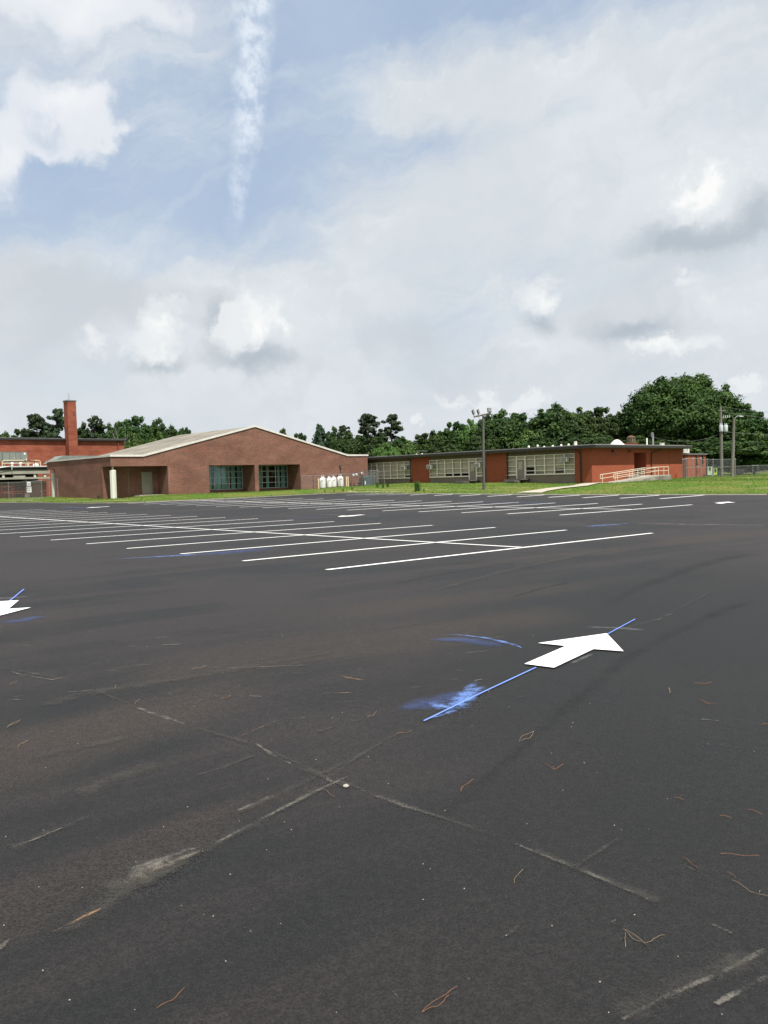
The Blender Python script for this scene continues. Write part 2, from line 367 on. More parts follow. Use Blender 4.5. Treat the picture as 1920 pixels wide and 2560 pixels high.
# painted / dusty ribbons : UVMap.x = metres along, UVMap.y = 0..1 across, T.x = 0..1 along
def ribmat(name, c1, c2, nscale, lo, hi, strength, edge=1., ends=.12, hard=False, stretch=(1, 1)):
    m = bpy.data.materials.new(name); t = nt(m)
    uv = N(t, 'ShaderNodeUVMap', uv_map='UVMap').outputs[0]; tv = N(t, 'ShaderNodeUVMap', uv_map='T').outputs[0]
    s = N(t, 'ShaderNodeSeparateXYZ'); t.links.new(uv, s.inputs[0]); s2 = N(t, 'ShaderNodeSeparateXYZ'); t.links.new(tv, s2.inputs[0])
    g = N(t, 'ShaderNodeNewGeometry').outputs['Position']
    a = math_(t, 'SUBTRACT', 1., math_(t, 'ABSOLUTE', math_(t, 'SUBTRACT', math_(t, 'MULTIPLY', s.outputs[1], 2.), 1.)))
    e = math_(t, 'SUBTRACT', 1., math_(t, 'ABSOLUTE', math_(t, 'SUBTRACT', math_(t, 'MULTIPLY', s2.outputs[0], 2.), 1.)))
    n1 = noise(t, g, nscale, 6, .72); n2 = noise(t, g, nscale*14, 4, .8)
    if hard:
        al = ramp(t, math_(t, 'ADD', math_(t, 'MULTIPLY', a, 4.), math_(t, 'MULTIPLY', math_(t, 'SUBTRACT', n2, .5), 1.2)), .1, .55, 0, strength)
        al = math_(t, 'MULTIPLY', al, ramp(t, n2, .25, .4, .7, 1.))
    else:
        k = math_(t, 'MULTIPLY', ramp(t, a, 0, edge), ramp(t, e, 0, ends))
        q = math_(t, 'ADD', math_(t, 'MULTIPLY', n1, .55), math_(t, 'MULTIPLY', n2, .45))
        al = ramp(t, math_(t, 'ADD', q, math_(t, 'MULTIPLY', math_(t, 'SUBTRACT', k, 1.), .35)), lo, hi, 0, strength)
        al = math_(t, 'MULTIPLY', al, ramp(t, k, 0, .35))
    c = mix(t, n2, c1, c2)
    pbsdf(t, c, .85, 0, .2, alpha=al); return m
MT['linepaint'] = ribmat('white_line_paint', (.78, .78, .76), (.70, .70, .68), 3, 0, 1, 1., hard=True)
MT['fadedline'] = ribmat('faded_white_paint', (.6, .57, .52), (.5, .47, .43), 5, .42, .62, .75, .5, .1)
MT['bluelinep'] = ribmat('blue_marking_paint', (.12, .22, .66), (.20, .32, .78), 4, 0, 1, .95, hard=True)
MT['bluespray'] = ribmat('blue_overspray', (.10, .22, .62), (.27, .43, .88), 8, .37, .72, .92, 1., .6)
MT['bluehaze'] = ribmat('pale_blue_overspray', (.05, .09, .26), (.08, .12, .27), 4, .22, .80, .6, 1., .6)
MT['whitespray'] = ribmat('white_overspray', (.35, .35, .37), (.25, .25, .27), 6, .25, .85, .45, 1., .5)
MT['dust'] = ribmat('pale_dust', (.25, .235, .205), (.10, .09, .08), 6, .42, .66, .85, .9, .15)
MT['dustfaint'] = ribmat('faint_dust', (.085, .08, .072), (.05, .047, .043), 5, .36, .70, .75, 1., .3)
MT['mud'] = ribmat('dried_mud', (.30, .265, .215), (.07, .062, .054), 9, .38, .64, .9, 1., .4)
MT['orange'] = ribmat('orange_clay', (.32, .19, .10), (.22, .14, .08), 6, .42, .62, .8, 1., .3)
MT['seam'] = ribmat('dark_seam', (.004, .004, .004), (.008, .008, .008), 1.6, .30, .85, .30, 1., .25)
MT['seamthin'] = ribmat('dark_joint', (.005, .005, .005), (.008, .008, .008), 4, .3, .7, .45, .6, .3)
MT['sand'] = ribmat('bare_sand', (.56, .47, .31), (.42, .35, .22), 1.6, .38, .56, .9, 1., .3)
MT['drygrass'] = ribmat('dry_grass', (.36, .34, .13), (.25, .26, .09), 2.2, .38, .6, .8, 1., .3)
MT['kerb'] = pmat('kerb_concrete', (.46, .42, .35), (.34, .31, .26), 1.2, .9)
MT['path'] = pmat('path_concrete', (.50, .45, .36), (.38, .34, .27), .9, .9)

def gnd(px, py):
    d = ray(px, py); Y = 1.
    while Y < 140:
        x = d[0]*Y; z = EYE + d[2]*Y
        if z < G(x, Y): return (float(x), float(Y))
        Y += .01 if Y < 12 else .04
    return (float(d[0]*Y), float(Y))
_lev = [0]
def ribbon(name, pts, width, mat, off=.006, hfun=None, step=.5, across=2, **tg):
    hf = hfun or G
    P = [Vector((p[0], p[1])) for p in pts]
    Ws = width if isinstance(width, (list, tuple)) else [width]*len(P)
    S = []; L = 0
    for i in range(len(P)-1):
        d = (P[i+1]-P[i]).length; n = max(1, int(d/step))
        for k in range(n):
            q = k/n; S.append((P[i].lerp(P[i+1], q), Ws[i]*(1-q)+Ws[i+1]*q, L+d*q))
        L += d
    S.append((P[-1], Ws[-1], L))
    vs, fs, uv, tt = [], [], [], []
    for i, (p, w, l) in enumerate(S):
        a = S[max(i-1, 0)][0]; b = S[min(i+1, len(S)-1)][0]; d = (b-a).normalized(); nrm = Vector((-d.y, d.x))
        for k in range(across+1):
            q = p + nrm*w*(k/across-.5)
            vs.append((q.x, q.y, hf(q.x, q.y)+off)); uv.append((l, k/across)); tt.append((l/L, 0))
    W = across+1
    for i in range(len(S)-1):
        for k in range(across): fs.append((i*W+k+1, i*W+k, (i+1)*W+k, (i+1)*W+k+1))
    me = bpy.data.meshes.new(name); me.from_pydata(vs, [], fs); me.materials.append(mat)
    u1 = me.uv_layers.new(name='UVMap'); u2 = me.uv_layers.new(name='T')
    for p in me.polygons:
        for li in p.loop_indices:
            vi = me.loops[li].vertex_index; u1.data[li].uv = uv[vi]; u2.data[li].uv = tt[vi]
    o = bpy.data.objects.new(name, me); col.objects.link(o)
    me.update()
    if me.polygons and me.polygons[0].normal.z < 0: me.flip_normals()
    return tag(o, **tg)
def rpx(name, px, width, mat, off, **k):
    return ribbon(name, [gnd(*p) for p in px], width, MT[mat], off, **k)

# ------------------------------------------------------------------ ground sheets
def gridmesh(name, rows, mat, kind='structure'):
    W = len(rows[0]); vs = [p for r in rows for p in r]
    fs = [(i*W+k, i*W+k+1, (i+1)*W+k+1, (i+1)*W+k) for i in range(len(rows)-1) for k in range(W-1)]
    me = bpy.data.meshes.new(name); me.from_pydata(vs, [], fs); me.materials.append(mat); me.update()
    if me.polygons[0].normal.z < 0: me.flip_normals()
    for p in me.polygons: p.use_smooth = True
    o = bpy.data.objects.new(name, me); col.objects.link(o); return tag(o, kind=kind)
xs = [-200, -160, -120, -90, -70] + [-60 + i for i in range(0, 20)] + [-40 + .5*i for i in range(0, 161)] + [41 + i for i in range(0, 20)] + [62, 75, 90, 120, 160, 200]
rows = []
for x in xs:
    e = E(x); rows.append([(x, -25 + (e+25)*j/110, Z(x, -25 + (e+25)*j/110)) for j in range(111)])
gridmesh('parking_lot', rows, MT['asphalt'])
ds = [-600, -60, -3, -.4, 0, .15, .5, 1, 1.5, 2, 3, 4, 5, 6, 7, 8, 9, 10, 12, 14, 16, 19, 22, 26, 30, 36, 45, 60, 90, 150, 300, 900]
rows = []
for x in [-900, -400] + xs + [400, 900]:
    e = E(min(max(x, -200), 200)); r = []
    for d in ds:
        y = e + d; cxx = min(max(x, -200), 200)
        r.append((x, y, (G(cxx, y) if d >= 0 else Z(cxx, y) - .35)))
    rows.append(r)
gridmesh('grass_ground', rows, MT['grass'])
# low flush concrete kerb strip along the lot edge
mb = MB(); pts = [p for p in EDGE if -45 < p[0] < 34]
for (a, b) in zip(pts, pts[1:]):
    d = Vector((b[0]-a[0], b[1]-a[1])).normalized(); n = Vector((-d.y, d.x)); w = .16 if a[0] < -5 else .42
    q = [(a[0]+n.x*.05, a[1]+n.y*.05), (a[0]-n.x*w, a[1]-n.y*w), (b[0]-n.x*w, b[1]-n.y*w), (b[0]+n.x*.05, b[1]+n.y*.05)]
    z = [Z(*p) for p in q]; h = .05
    mb.face([(*q[0], z[0]+h), (*q[1], z[1]+h), (*q[2], z[2]+h), (*q[3], z[3]+h)]); mb.face([(*q[1], z[1]-.05), (*q[1], z[1]+h), (*q[2], z[2]+h), (*q[2], z[2]-.05)])
o = mb.build('kerb', MT['kerb']); tag(o, kind='structure')

# ------------------------------------------------------------------ stall markings
GT, GS, GL_ = 0.72606, 2.746, 5.4724
def W_(u, v): return (-1.0301 + u*math.cos(GT) - v*GS*math.sin(GT), 14.243 + u*math.sin(GT) + v*GS*math.cos(GT))
def clipline(a, b):
    n = 60; out = []
    for i in range(n+1):
        x = a[0]+(b[0]-a[0])*i/n; y = a[1]+(b[1]-a[1])*i/n
        if y < E(x) - .5: out.append((x, y))
    return (out[0], out[-1]) if len(out) > 3 else None
ORD = ['nearest', 'second', 'third', 'fourth', 'fifth', 'sixth', 'seventh', 'eighth', 'ninth', 'tenth', 'eleventh', 'twelfth', 'thirteenth', 'fourteenth', 'fifteenth', 'sixteenth', 'seventeenth', 'eighteenth', 'nineteenth', 'twentieth']
def stall(u0, u1, v0, n, rowname, off=.006, wd=.125):
    for k in range(n):
        jj = rnd.uniform(-.05, .05)
        c_ = clipline(W_(u0+jj, v0+k), W_(u1+jj, v0+k))
        if not c_: continue
        ribbon('stall_line', c_, wd, MT['linepaint'], off, label='white stall line, %s from the right end of the %s' % (ORD[k], rowname), cat='road marking', group='white stall lines of the ' + rowname)
U1, U2 = 2*GL_ + 7.6046, 4*GL_ + 7.6046 + 6.6853
stall(0, 2*GL_, 0, 18, 'near parking row', wd=.135)
stall(U1, U1 + 2*GL_, 3.107, 17, 'middle parking row', wd=.18)
stall(U2, U2 + GL_, 5.109, 12, 'far parking row', wd=.25)
for nm, a, b in (('near', W_(GL_, 0), W_(GL_, 21)), ('middle', W_(U1+GL_, 3.107), W_(U1+GL_, 19))):
    c_ = clipline(a, b)
    ribbon('divider_line', c_, (.13 if nm == 'near' else .18), MT['linepaint'], .010, label='long white line running through the middle of the %s parking row' % nm, cat='road marking')
# short row of faded line stubs seen at the far left drive
rpx('faded_line', [(150, 1268.5), (234, 1270.5)], .09, 'fadedline', .007, label='faded white line left of the small white arrow at far left', cat='road marking')

# arrows: white painted, built from one outline
ARW = [(1.39, 7.4), (2.13, 7.78), (2.05, 6.96), (1.82, 7.08), (1.33, 6.42), (1.12, 6.58), (1.61, 7.24)]
m = bpy.data.materials.new('arrow_paint'); t = nt(m); g = N(t, 'ShaderNodeNewGeometry').outputs['Position']
pbsdf(t, mix(t, ramp(t, noise(t, g, 60, 3, .7), .25, .5), (.66, .66, .65), (.82, .82, .81)), .7, 0, .3); MT['arrow'] = m
def arrow(px, py, rot, label, scale=1., mat='arrow', off=.012):
    cx, cy = 1.60, 7.0; ox, oy = px if isinstance(px, tuple) else gnd(px, py) if px else (cx, cy)
    mb = MB(); q = []
    for x, y in ARW:
        dx, dy = (x-cx)*scale, (y-cy)*scale; X = ox + dx*math.cos(rot) - dy*math.sin(rot); Y = oy + dx*math.sin(rot) + dy*math.cos(rot)
        q.append((X, Y, G(X, Y)+off))
    mb.face([q[0], q[6], q[3], q[2], q[1]]); mb.face([q[6], q[5], q[4], q[3]])
    o = mb.build('painted_arrow', MT[mat]); 
    for p in o.data.polygons:
        if p.normal.z < 0: o.data.flip_normals(); break
    tag(o, label, 'road marking', 'painted arrows')
arrow(None, None, 0, 'big crisp white arrow in the foreground pointing away to the right')
arrow((-5.09, 10.575), None, R_(232.3), 'white arrow cut off by the left edge of the view, pointing left')
arrow(249, 1268, math.pi, 'small distant white arrow near the grass in front of the white column', 1.25)
arrow(882, 1289.5, math.pi*1.0, 'white arrow lying in the drive lane between near and middle rows', 1.2)
arrow(1808, 1257.5, 0, 'worn pinkish white arrow right of the middle row near the grass', 1.35, 'arrow', .011)
# blue guide lines and overspray
def bl(name, px, w, mat, off, label, **k): rpx(name, px, w, mat, off, label=label, cat='paint mark', **k)
bl('blue_guide_line', [(1060, 1806), (1198, 1738), (1340, 1671)], .016, 'bluelinep', .009, 'thin bright blue line running up to the foot of the big arrow')
bl('blue_guide_line', [(1516, 1589), (1588, 1549.5)], .014, 'bluelinep', .009, 'short thin blue line ahead of the tip of the big arrow')
bl('blue_guide_line', [(22, 1505), (60, 1474.5)], .022, 'bluelinep', .009, 'short blue line at the cut off arrow by the left edge')
bl('blue_guide_line', [(60, 1488), (112, 1486)], .03, 'bluespray', .009, 'faint blue dash right of the short line by the left edge')
rpx('paint_overspray', [(1015, 1768), (1070, 1764), (1120, 1770), (1215, 1735)], [.06, .34, .55, .1], 'bluespray', .0072, step=.1, across=4, kind='stuff')
rpx('paint_overspray', [(1120, 1795), (1150, 1750), (1205, 1690)], [.10, .34, .10], 'bluespray', .0066, step=.1, across=4, kind='stuff')
rpx('paint_overspray', [(1060, 1806), (1120, 1785), (1170, 1772)], [.06, .13, .05], 'bluespray', .0078, step=.05, across=4, kind='stuff')
rpx('paint_overspray', [(1090, 1808), (1140, 1768), (1180, 1735), (1240, 1700)], [.10, .40, .34, .06], 'bluespray', .0086, step=.05, across=6, kind='stuff')
rpx('paint_overspray', [(970, 1785), (1060, 1762), (1220, 1722)], [.1, .5, .3], 'bluehaze', .0060, step=.1, across=4, kind='stuff')
rpx('paint_overspray', [(1060, 1592), (1140, 1588), (1220, 1597), (1280, 1612), (1318, 1632)], [.05, .12, .16, .2, .12], 'bluespray', .0066, step=.1, across=4, kind='stuff')
rpx('paint_overspray', [(1150, 1592), (1240, 1601), (1290, 1614), (1330, 1638)], [.02, .05, .06, .03], 'bluespray', .0082, step=.05, across=2, kind='stuff')
rpx('paint_overspray', [(1030, 1600), (1150, 1600), (1290, 1622)], [.1, .5, .4], 'bluehaze', .0060, step=.1, across=4, kind='stuff')
rpx('paint_overspray', [(1440, 1568), (1550, 1572), (1640, 1580)], [.05, .3, .1], 'whitespray', .0064, step=.1, across=4, kind='stuff')
rpx('paint_overspray', [(1490, 1632), (1420, 1665)], [.1, .1], 'whitespray', .0068, step=.1, across=4, kind='stuff')
rpx('paint_overspray', [(-40, 1498), (30, 1496), (90, 1490)], [.3, .4, .1], 'whitespray', .0064, step=.2, across=4, kind='stuff')
rpx('paint_overspray', [(-20, 1560), (60, 1552), (120, 1538)], [.6, .6, .3], 'bluehaze', .0064, step=.2, across=4, kind='stuff')
rpx('paint_overspray', [(230, 1401), (350, 1395), (470, 1388), (560, 1382)], [.04, .40, 1.1, .4], 'bluespray', .0064, step=.3, across=4, kind='stuff')
rpx('paint_overspray', [(440, 1391), (560, 1383), (720, 1366)], [.6, 1.8, 1.0], 'bluehaze', .0060, step=.3, across=4, kind='stuff')
rpx('paint_overspray', [(1440, 1319), (1500, 1314), (1584, 1309)], [.3, 1.2, .5], 'bluespray', .0068, step=.5, across=4, kind='stuff')
rpx('paint_overspray', [(1545, 1310), (1584, 1309)], [.6, .3], 'bluespray', .0084, step=.5, across=4, kind='stuff')
rpx('faded_line', [(1584, 1308.5), (1700, 1311), (1920, 1314)], .12, 'fadedline', .007, step=1, label='long faint pale line crossing the drive at right', cat='road marking')
rpx('paint_overspray', [(1100, 1251), (1300, 1257), (1480, 1263)], [.5, 1.0, .4], 'bluehaze', .0064, step=1, across=4, kind='stuff')
rpx('paint_overspray', [(1290, 1255), (1420, 1259)], [.35, .35], 'bluespray', .0068, step=1, across=4, kind='stuff')
rpx('paint_overspray', [(150, 1268), (230, 1270)], [2, 2.5], 'bluehaze', .0064, step=1, across=4, kind='stuff')
rpx('paint_overspray', [(700, 1296), (830, 1292)], [1.2, 1.2], 'bluehaze', .0064, step=1, across=4, kind='stuff')
rpx('faded_line', [(800, 1286.5), (850, 1288)], .1, 'fadedline', .007, label='faded white dash left of the arrow in the drive lane', cat='road marking')
rpx('faded_line', [(912, 1290), (950, 1291)], .1, 'fadedline', .007, label='faded white dash right of the arrow in the drive lane', cat='road marking')
# dust, mud, cracks
D = [('dust', [(328, 1765), (400, 1790), (470, 1815)], [.05, .16, .04]), ('dustfaint', [(230, 1722), (330, 1765)], .12), ('dustfaint', [(470, 1815), (640, 1865)], .10),
     ('dust', [(636, 1858), (680, 1888), (732, 1914)], [.03, .09, .03]), ('dust', [(800, 1938), (832, 1960)], .08), ('dustfaint', [(732, 1914), (900, 1980)], .10),
     ('dust', [(895, 1975), (1000, 2015), (1098, 2047)], [.03, .10, .03]), ('dust', [(1288, 2112), (1312, 2122)], .06), ('dust', [(1290, 2115), (1400, 2158), (1500, 2198), (1640, 2262)], [.04, .07, .06, .03]),
     ('dust', [(1766, 2308), (1835, 2338)], [.05, .04]), ('dustfaint', [(1300, 2115), (1700, 2280)], .14), ('mud', [(285, 2215), (350, 2190), (420, 2165), (515, 2125)], [.16, .34, .16, .05]),
     ('mud', [(400, 2170), (480, 2140), (520, 2126)], [.10, .10, .03]), ('dust', [(510, 2128), (620, 2070), (760, 1995), (900, 1930)], [.05, .05, .08, .05]), ('dustfaint', [(100, 2360), (200, 2310), (300, 2240), (520, 2130)], [.1, .3, .3, .1]),
     ('orange', [(110, 2345), (180, 2312), (270, 2270)], [.03, .06, .03]), ('mud', [(-10, 2385), (30, 2345)], [.1, .05]), ('dustfaint', [(0, 2140), (120, 2085), (260, 2030)], [.3, .22, .08]), ('mud', [(0, 2134), (90, 2100), (180, 2062)], [.05, .05, .02]),
     ('dust', [(590, 2032), (690, 1988)], [.05, .10]), ('dustfaint', [(560, 2050), (760, 1960), (900, 1890)], [.1, .2, .1]), ('dustfaint', [(480, 1945), (560, 1920), (650, 1885)], [.05, .15, .05]), ('dustfaint', [(780, 1835), (900, 1800)], [.1, .06]),
     ('dust', [(1540, 2562), (1680, 2490), (1800, 2440)], [.03, .06, .04]), ('dust', [(1780, 2520), (1925, 2440)], [.05, .07]), ('dust', [(1800, 2440), (1925, 2375)], [.04, .08]), ('dustfaint', [(1500, 2560), (1925, 2380)], .3),
     ('dust', [(480, 1672), (620, 1670), (776, 1664)], [.03, .07, .03]), ('dustfaint', [(620, 1676), (780, 1664)], .1), ('dust', [(1108, 1637), (1200, 1631), (1260, 1622)], [.03, .06, .03]), ('dust', [(650, 1588), (780, 1586)], .06), ('dust', [(405, 1613), (450, 1613)], .10), ('dust', [(320, 1617), (360, 1617)], .05),
     ('dust', [(28, 1680), (60, 1690)], .06), ('dust', [(75, 1692), (130, 1700), (165, 1695)], [.04, .10, .03]), ('dustfaint', [(0, 1670), (170, 1700)], .14), ('dust', [(270, 1678), (312, 1680)], .07), ('orange', [(230, 1660), (256, 1662)], .05), ('dust', [(285, 1552), (320, 1550)], .06), ('dust', [(388, 1596), (425, 1593)], .06),
     ('orange', [(830, 1684), (880, 1698), (922, 1704)], [.04, .14, .05]), ('orange', [(800, 1735), (890, 1733)], .08), ('orange', [(560, 1860), (700, 1800), (800, 1793)], [.02, .04, .02]), ('dust', [(860, 1588), (960, 1580)], .05),
     ('dustfaint', [(1262, 2345), (1280, 2332), (1300, 2316)], [.02, .07, .02]), ('dust', [(1528, 2310), (1545, 2300)], .02), ('dust', [(1750, 1800), (1800, 1804)], [.07, .03]), ('dust', [(1765, 1861), (1775, 1864)], .04), ('dustfaint', [(1790, 1860), (1860, 1875)], .04), ('dust', [(980, 2480), (1000, 2500)], .02),
     ('dust', [(1640, 1553), (1680, 1535)], .05), ('dustfaint', [(1400, 1620), (1640, 1550), (1800, 1470)], .12), ('dust', [(1125, 1342), (1170, 1341)], .05), ('dust', [(1245, 1351), (1290, 1350)], .05), ('dust', [(1650, 1440), (1690, 1438)], .06),
     ('dustfaint', [(1700, 2160), (1780, 2200)], .04), ('dustfaint', [(1420, 2180), (1560, 2090)], .06), ('dustfaint', [(60, 1900), (350, 1840)], .3), ('dustfaint', [(640, 1862), (800, 1938), (1000, 2010), (1290, 2112)], .09), ('dustfaint', [(100, 2370), (300, 2230), (510, 2130), (760, 1995), (900, 1890), (1060, 1800)], [.25, .35, .2, .14, .1, .05]), ('dustfaint', [(220, 2240), (350, 2170), (540, 2110)], [.2, .7, .2]), ('dust', [(300, 2220), (340, 2180), (500, 2120)], [.05, .25, .05]), ('dustfaint', [(0, 1800), (200, 1740), (500, 1690), (900, 1620)], [.5, .6, .5, .2]), ('dustfaint', [(1000, 1500), (1300, 1420), (1600, 1360)], [.3, .8, .4]), ('dustfaint', [(150, 2000), (420, 1900)], .5)]
for i, (mm, px, w) in enumerate(D):
    rpx('dried_mud' if mm in ('mud', 'orange') else 'dust_streak', px, w, mm, .0040 + .00011*(i % 16), step=.08, across=4, kind='stuff')
for i in range(60):     # scattered short dry streaks
    px = rnd.uniform(0, 1300); py = rnd.uniform(1450, 1760); a = gnd(px, py); b = gnd(px + rnd.uniform(14, 45), py + rnd.uniform(-5, 3))
    ribbon('dust_streak', [a, b], rnd.uniform(.02, .05), MT['dust'], .0061, step=.1, kind='stuff')
for px, w in (([(1925, 1488), (1800, 1530), (1690, 1580), (1560, 1650), (1430, 1760), (1330, 1850), (1200, 1960), (1090, 2060), (960, 2160)], [.5, .45, .4, .35, .3, .25, .2, .18, .15]),
              ([(1925, 1378), (1800, 1400), (1700, 1430), (1600, 1470), (1480, 1530)], [.9, .9, .8, .6, .3])):
    rpx('dark_seam', px, w, 'seam', .0030, step=.15, across=4, kind='stuff')
for px in ([(1265, 1498), (1360, 1470), (1440, 1452)], [(950, 1470), (1060, 1445), (1240, 1414), (1340, 1400)], [(1680, 1300), (1760, 1285), (1840, 1265)], [(1340, 1660), (1420, 1640)]):
    rpx('dark_joint', px, .07, 'seamthin', .0034, step=.2, kind='stuff')
rpx('dark_seam', [(1515, 1351), (1560, 1350), (1600, 1346)], [.2, .7, .2], 'seam', .0036, step=.3, across=4, kind='stuff')
rpx('dark_seam', [(1290, 1384), (1340, 1381), (1400, 1377)], [.1, .5, .1], 'seam', .0036, step=.3, across=4, kind='stuff')
rpx('dark_seam', [(1095, 1412), (1170, 1408), (1240, 1404)], [.3, 1.0, .3], 'seam', .0036, step=.3, across=4, kind='stuff')
rpx('dark_seam', [(1640, 1279), (1760, 1279)], [.3, .7], 'seam', .0036, step=.5, across=4, kind='stuff')
rpx('faded_line', [(1120, 1254.5), (1100, 1254)], .1, 'fadedline', .007, label='faint stub at the end of the middle row lines', cat='road marking') if False else None
# sandy bare ground
GS_ = dict(step=.3, across=6, kind='stuff')
rpx('bare_sand', [(150, 1256.3), (200, 1255), (262, 1254)], [.8, 1.6, .6], 'sand', .03, **GS_)
rpx('bare_sand', [(240, 1255), (290, 1252.5), (330, 1252)], [.6, 1.5, .4], 'sand', .032, **GS_)
rpx('bare_sand', [(0, 1252), (60, 1252), (120, 1255)], [1.2, 1.2, .5], 'sand', .03, **GS_)
rpx('bare_sand', [(800, 1232), (870, 1229), (980, 1230.5), (1060, 1231.5)], [.3, 1.2, 1.2, .4], 'sand', .03, **GS_)
rpx('bare_sand', [(1856, 1222), (1890, 1221.5), (1990, 1221)], [.4, .9, 1.3], 'sand', .03, **GS_)
rpx('bare_sand', [(1840, 1196), (1880, 1194), (2050, 1193.5)], [1, 3.2, 4], 'sand', .03, **GS_)
rpx('bare_sand', [(1855, 1211), (1880, 1212)], [.6, .8], 'sand', .03, **GS_)
rpx('dry_grass', [(860, 1222), (1000, 1226), (1200, 1226), (1330, 1224)], [1, 4, 4, 1], 'drygrass', .02, step=.5, across=8, kind='stuff')
rpx('dry_grass', [(1120, 1222), (1260, 1219), (1400, 1222)], [1, 3, 1], 'drygrass', .024, step=.5, across=8, kind='stuff')
rpx('dry_grass', [(1560, 1226), (1700, 1228), (1920, 1228)], [.4, 1, 1], 'drygrass', .024, step=.5, across=8, kind='stuff')

# ------------------------------------------------------------------ building A : gabled brown brick hall
A = empty('gabled_hall', (A0[0], A0[1], 0), TH, 'low gabled hall of brown brick with white roof trim and recessed windows', 'building')
ZP, ZH = 4.264, 3.323
TOP = [(0, ZP), (3.28, ZP), (16.14, 7.40), (28.9, ZP), (32.04, ZP)]
def topz(u):
    for (a, b), (c_, d) in zip(TOP, TOP[1:]):
        if a <= u <= c_: return b + (d-b)*(u-a)/(c_-a)
wall = MB()
bk = [(0, 'o'), (3.28, 'o'), (5.8, 'w'), (10.4, 'o'), (15.95, 'w'), (16.14, 'w'), (16.43, 'o'), (21.95, 'w'), (28.9, 'w'), (32.04, None)]
for (a, k), (b, _) in zip(bk, bk[1:]):
    zb = ZH if k == 'o' else -.3
    wall.prism([(a, zb), (b, zb), (b, topz(b)), (a, topz(a))], 'y', 0, .3)
# side wall (u = 0) : fascia band over porch and over rear bay, wall between
wall.box(0, .3, .3, 2.0, ZH, ZP); wall.box(0, .3, 2.0, 14.2, -.3, ZP); wall.box(0, .3, 14.2, 16.4, 3.45, ZP)
# porch back wall, return ; window recess returns, sills ; rear and right walls
wall.box(.3, 5.8, 2.0, 2.3, -.3, ZH); wall.box(5.8, 6.1, .3, 2.3, -.3, ZH)
RD = 2.4
for a, b in ((10.4, 15.95), (16.43, 21.95)):
    wall.box(a-.3, a, .3, RD, -.3, ZH); wall.box(a, b, RD, RD+.25, -.3, .77)
wall.box(15.95, 16.43, .3, RD+.3, -.3, ZH); wall.box(21.95, 22.25, .3, RD+.3, -.3, ZH)
wall.box(31.74, 32.04, .3, 16.4, -.3, ZP); wall.box(2.5, 31.74, 16.1, 16.4, -.3, ZP); wall.box(2.2, 2.5, 14.2, 16.1, -.3, ZH); wall.box(.3, 2.5, 14.0, 14.2, -.3, 3.44)
wall.prism([(3.28, ZP), (28.9, ZP), (16.14, 7.35)], 'y', 16.1, 16.4)
wall.build('wall', MT['brickA'], A)
MB().box(.3, 5.8, .3, 2.0, ZH+.01, ZH+.1).build('soffit', MT['taupe'], A)
for a, b in ((10.4, 15.95), (16.43, 21.95)): MB().box(a, b, .3, RD+.3, ZH+.01, ZH+.1).build('soffit', MT['taupe'], A)
MB().box(.3, 2.5, 14.2, 16.1, 3.44, 3.5).build('soffit', MT['taupe'], A)
rf = MB(); e_ = .05
for poly in ([(0.02, ZP), (3.28, ZP), (3.28, ZP+.06), (.02, ZP+.06)], [(3.28, ZP), (16.14, 7.40), (16.14, 7.48), (3.28, ZP+.08)], [(16.14, 7.40), (28.9, ZP), (28.9, ZP+.08), (16.14, 7.48)], [(28.9, ZP), (32.02, ZP), (32.02, ZP+.06), (28.9, ZP+.06)]):
    rf.prism(poly, 'y', .05, 16.5)
rf.build('roof', MT['roof'], A)
cp = MB()
for (a, b), (c_, d) in zip(TOP, TOP[1:]):
    cp.prism([(a - (.08 if a == 0 else 0), b-.02), (c_ + (.08 if c_ > 32 else 0), d-.02), (c_ + (.08 if c_ > 32 else 0), d+.17), (a - (.08 if a == 0 else 0), b+.17)], 'y', -.09, .10)
cp.box(-.08, .1, .10, 16.5, ZP-.02, ZP+.13)
cp.build('roof_trim', MT['white'], A)
d_ = MB(); d_.box(4.02, 5.0, 1.93, 2.0, .56, 2.72); dr = d_.build('door', MT['doorA'], A, bevel=.01)
f_ = MB(); f_.box(3.94, 4.015, 1.91, 2.0, .56, 2.8); f_.box(5.005, 5.08, 1.91, 2.0, .56, 2.8); f_.box(4.015, 5.005, 1.91, 2.0, 2.725, 2.8); f_.build('door_frame', MT['doorA'], dr)
h_ = MB(); h_.tube([(4.9, 1.92, 1.5), (4.9, 1.86, 1.5), (4.78, 1.86, 1.5)], .015, 6); h_.build('handle', MT['galv'], dr)
st = MB(); st.box(3.0, 5.6, .5, 1.95, .2, .53); st.build('door_slab', MT['concrete'], A)
MB().box(5.96, 5.985, -.012, .0, 1.1, 3.2).build('control_joint', MT['beam'], A); MB().box(2.6, 2.63, 1.99, 2.0, .4, 3.3).build('control_joint', MT['beam'], A)
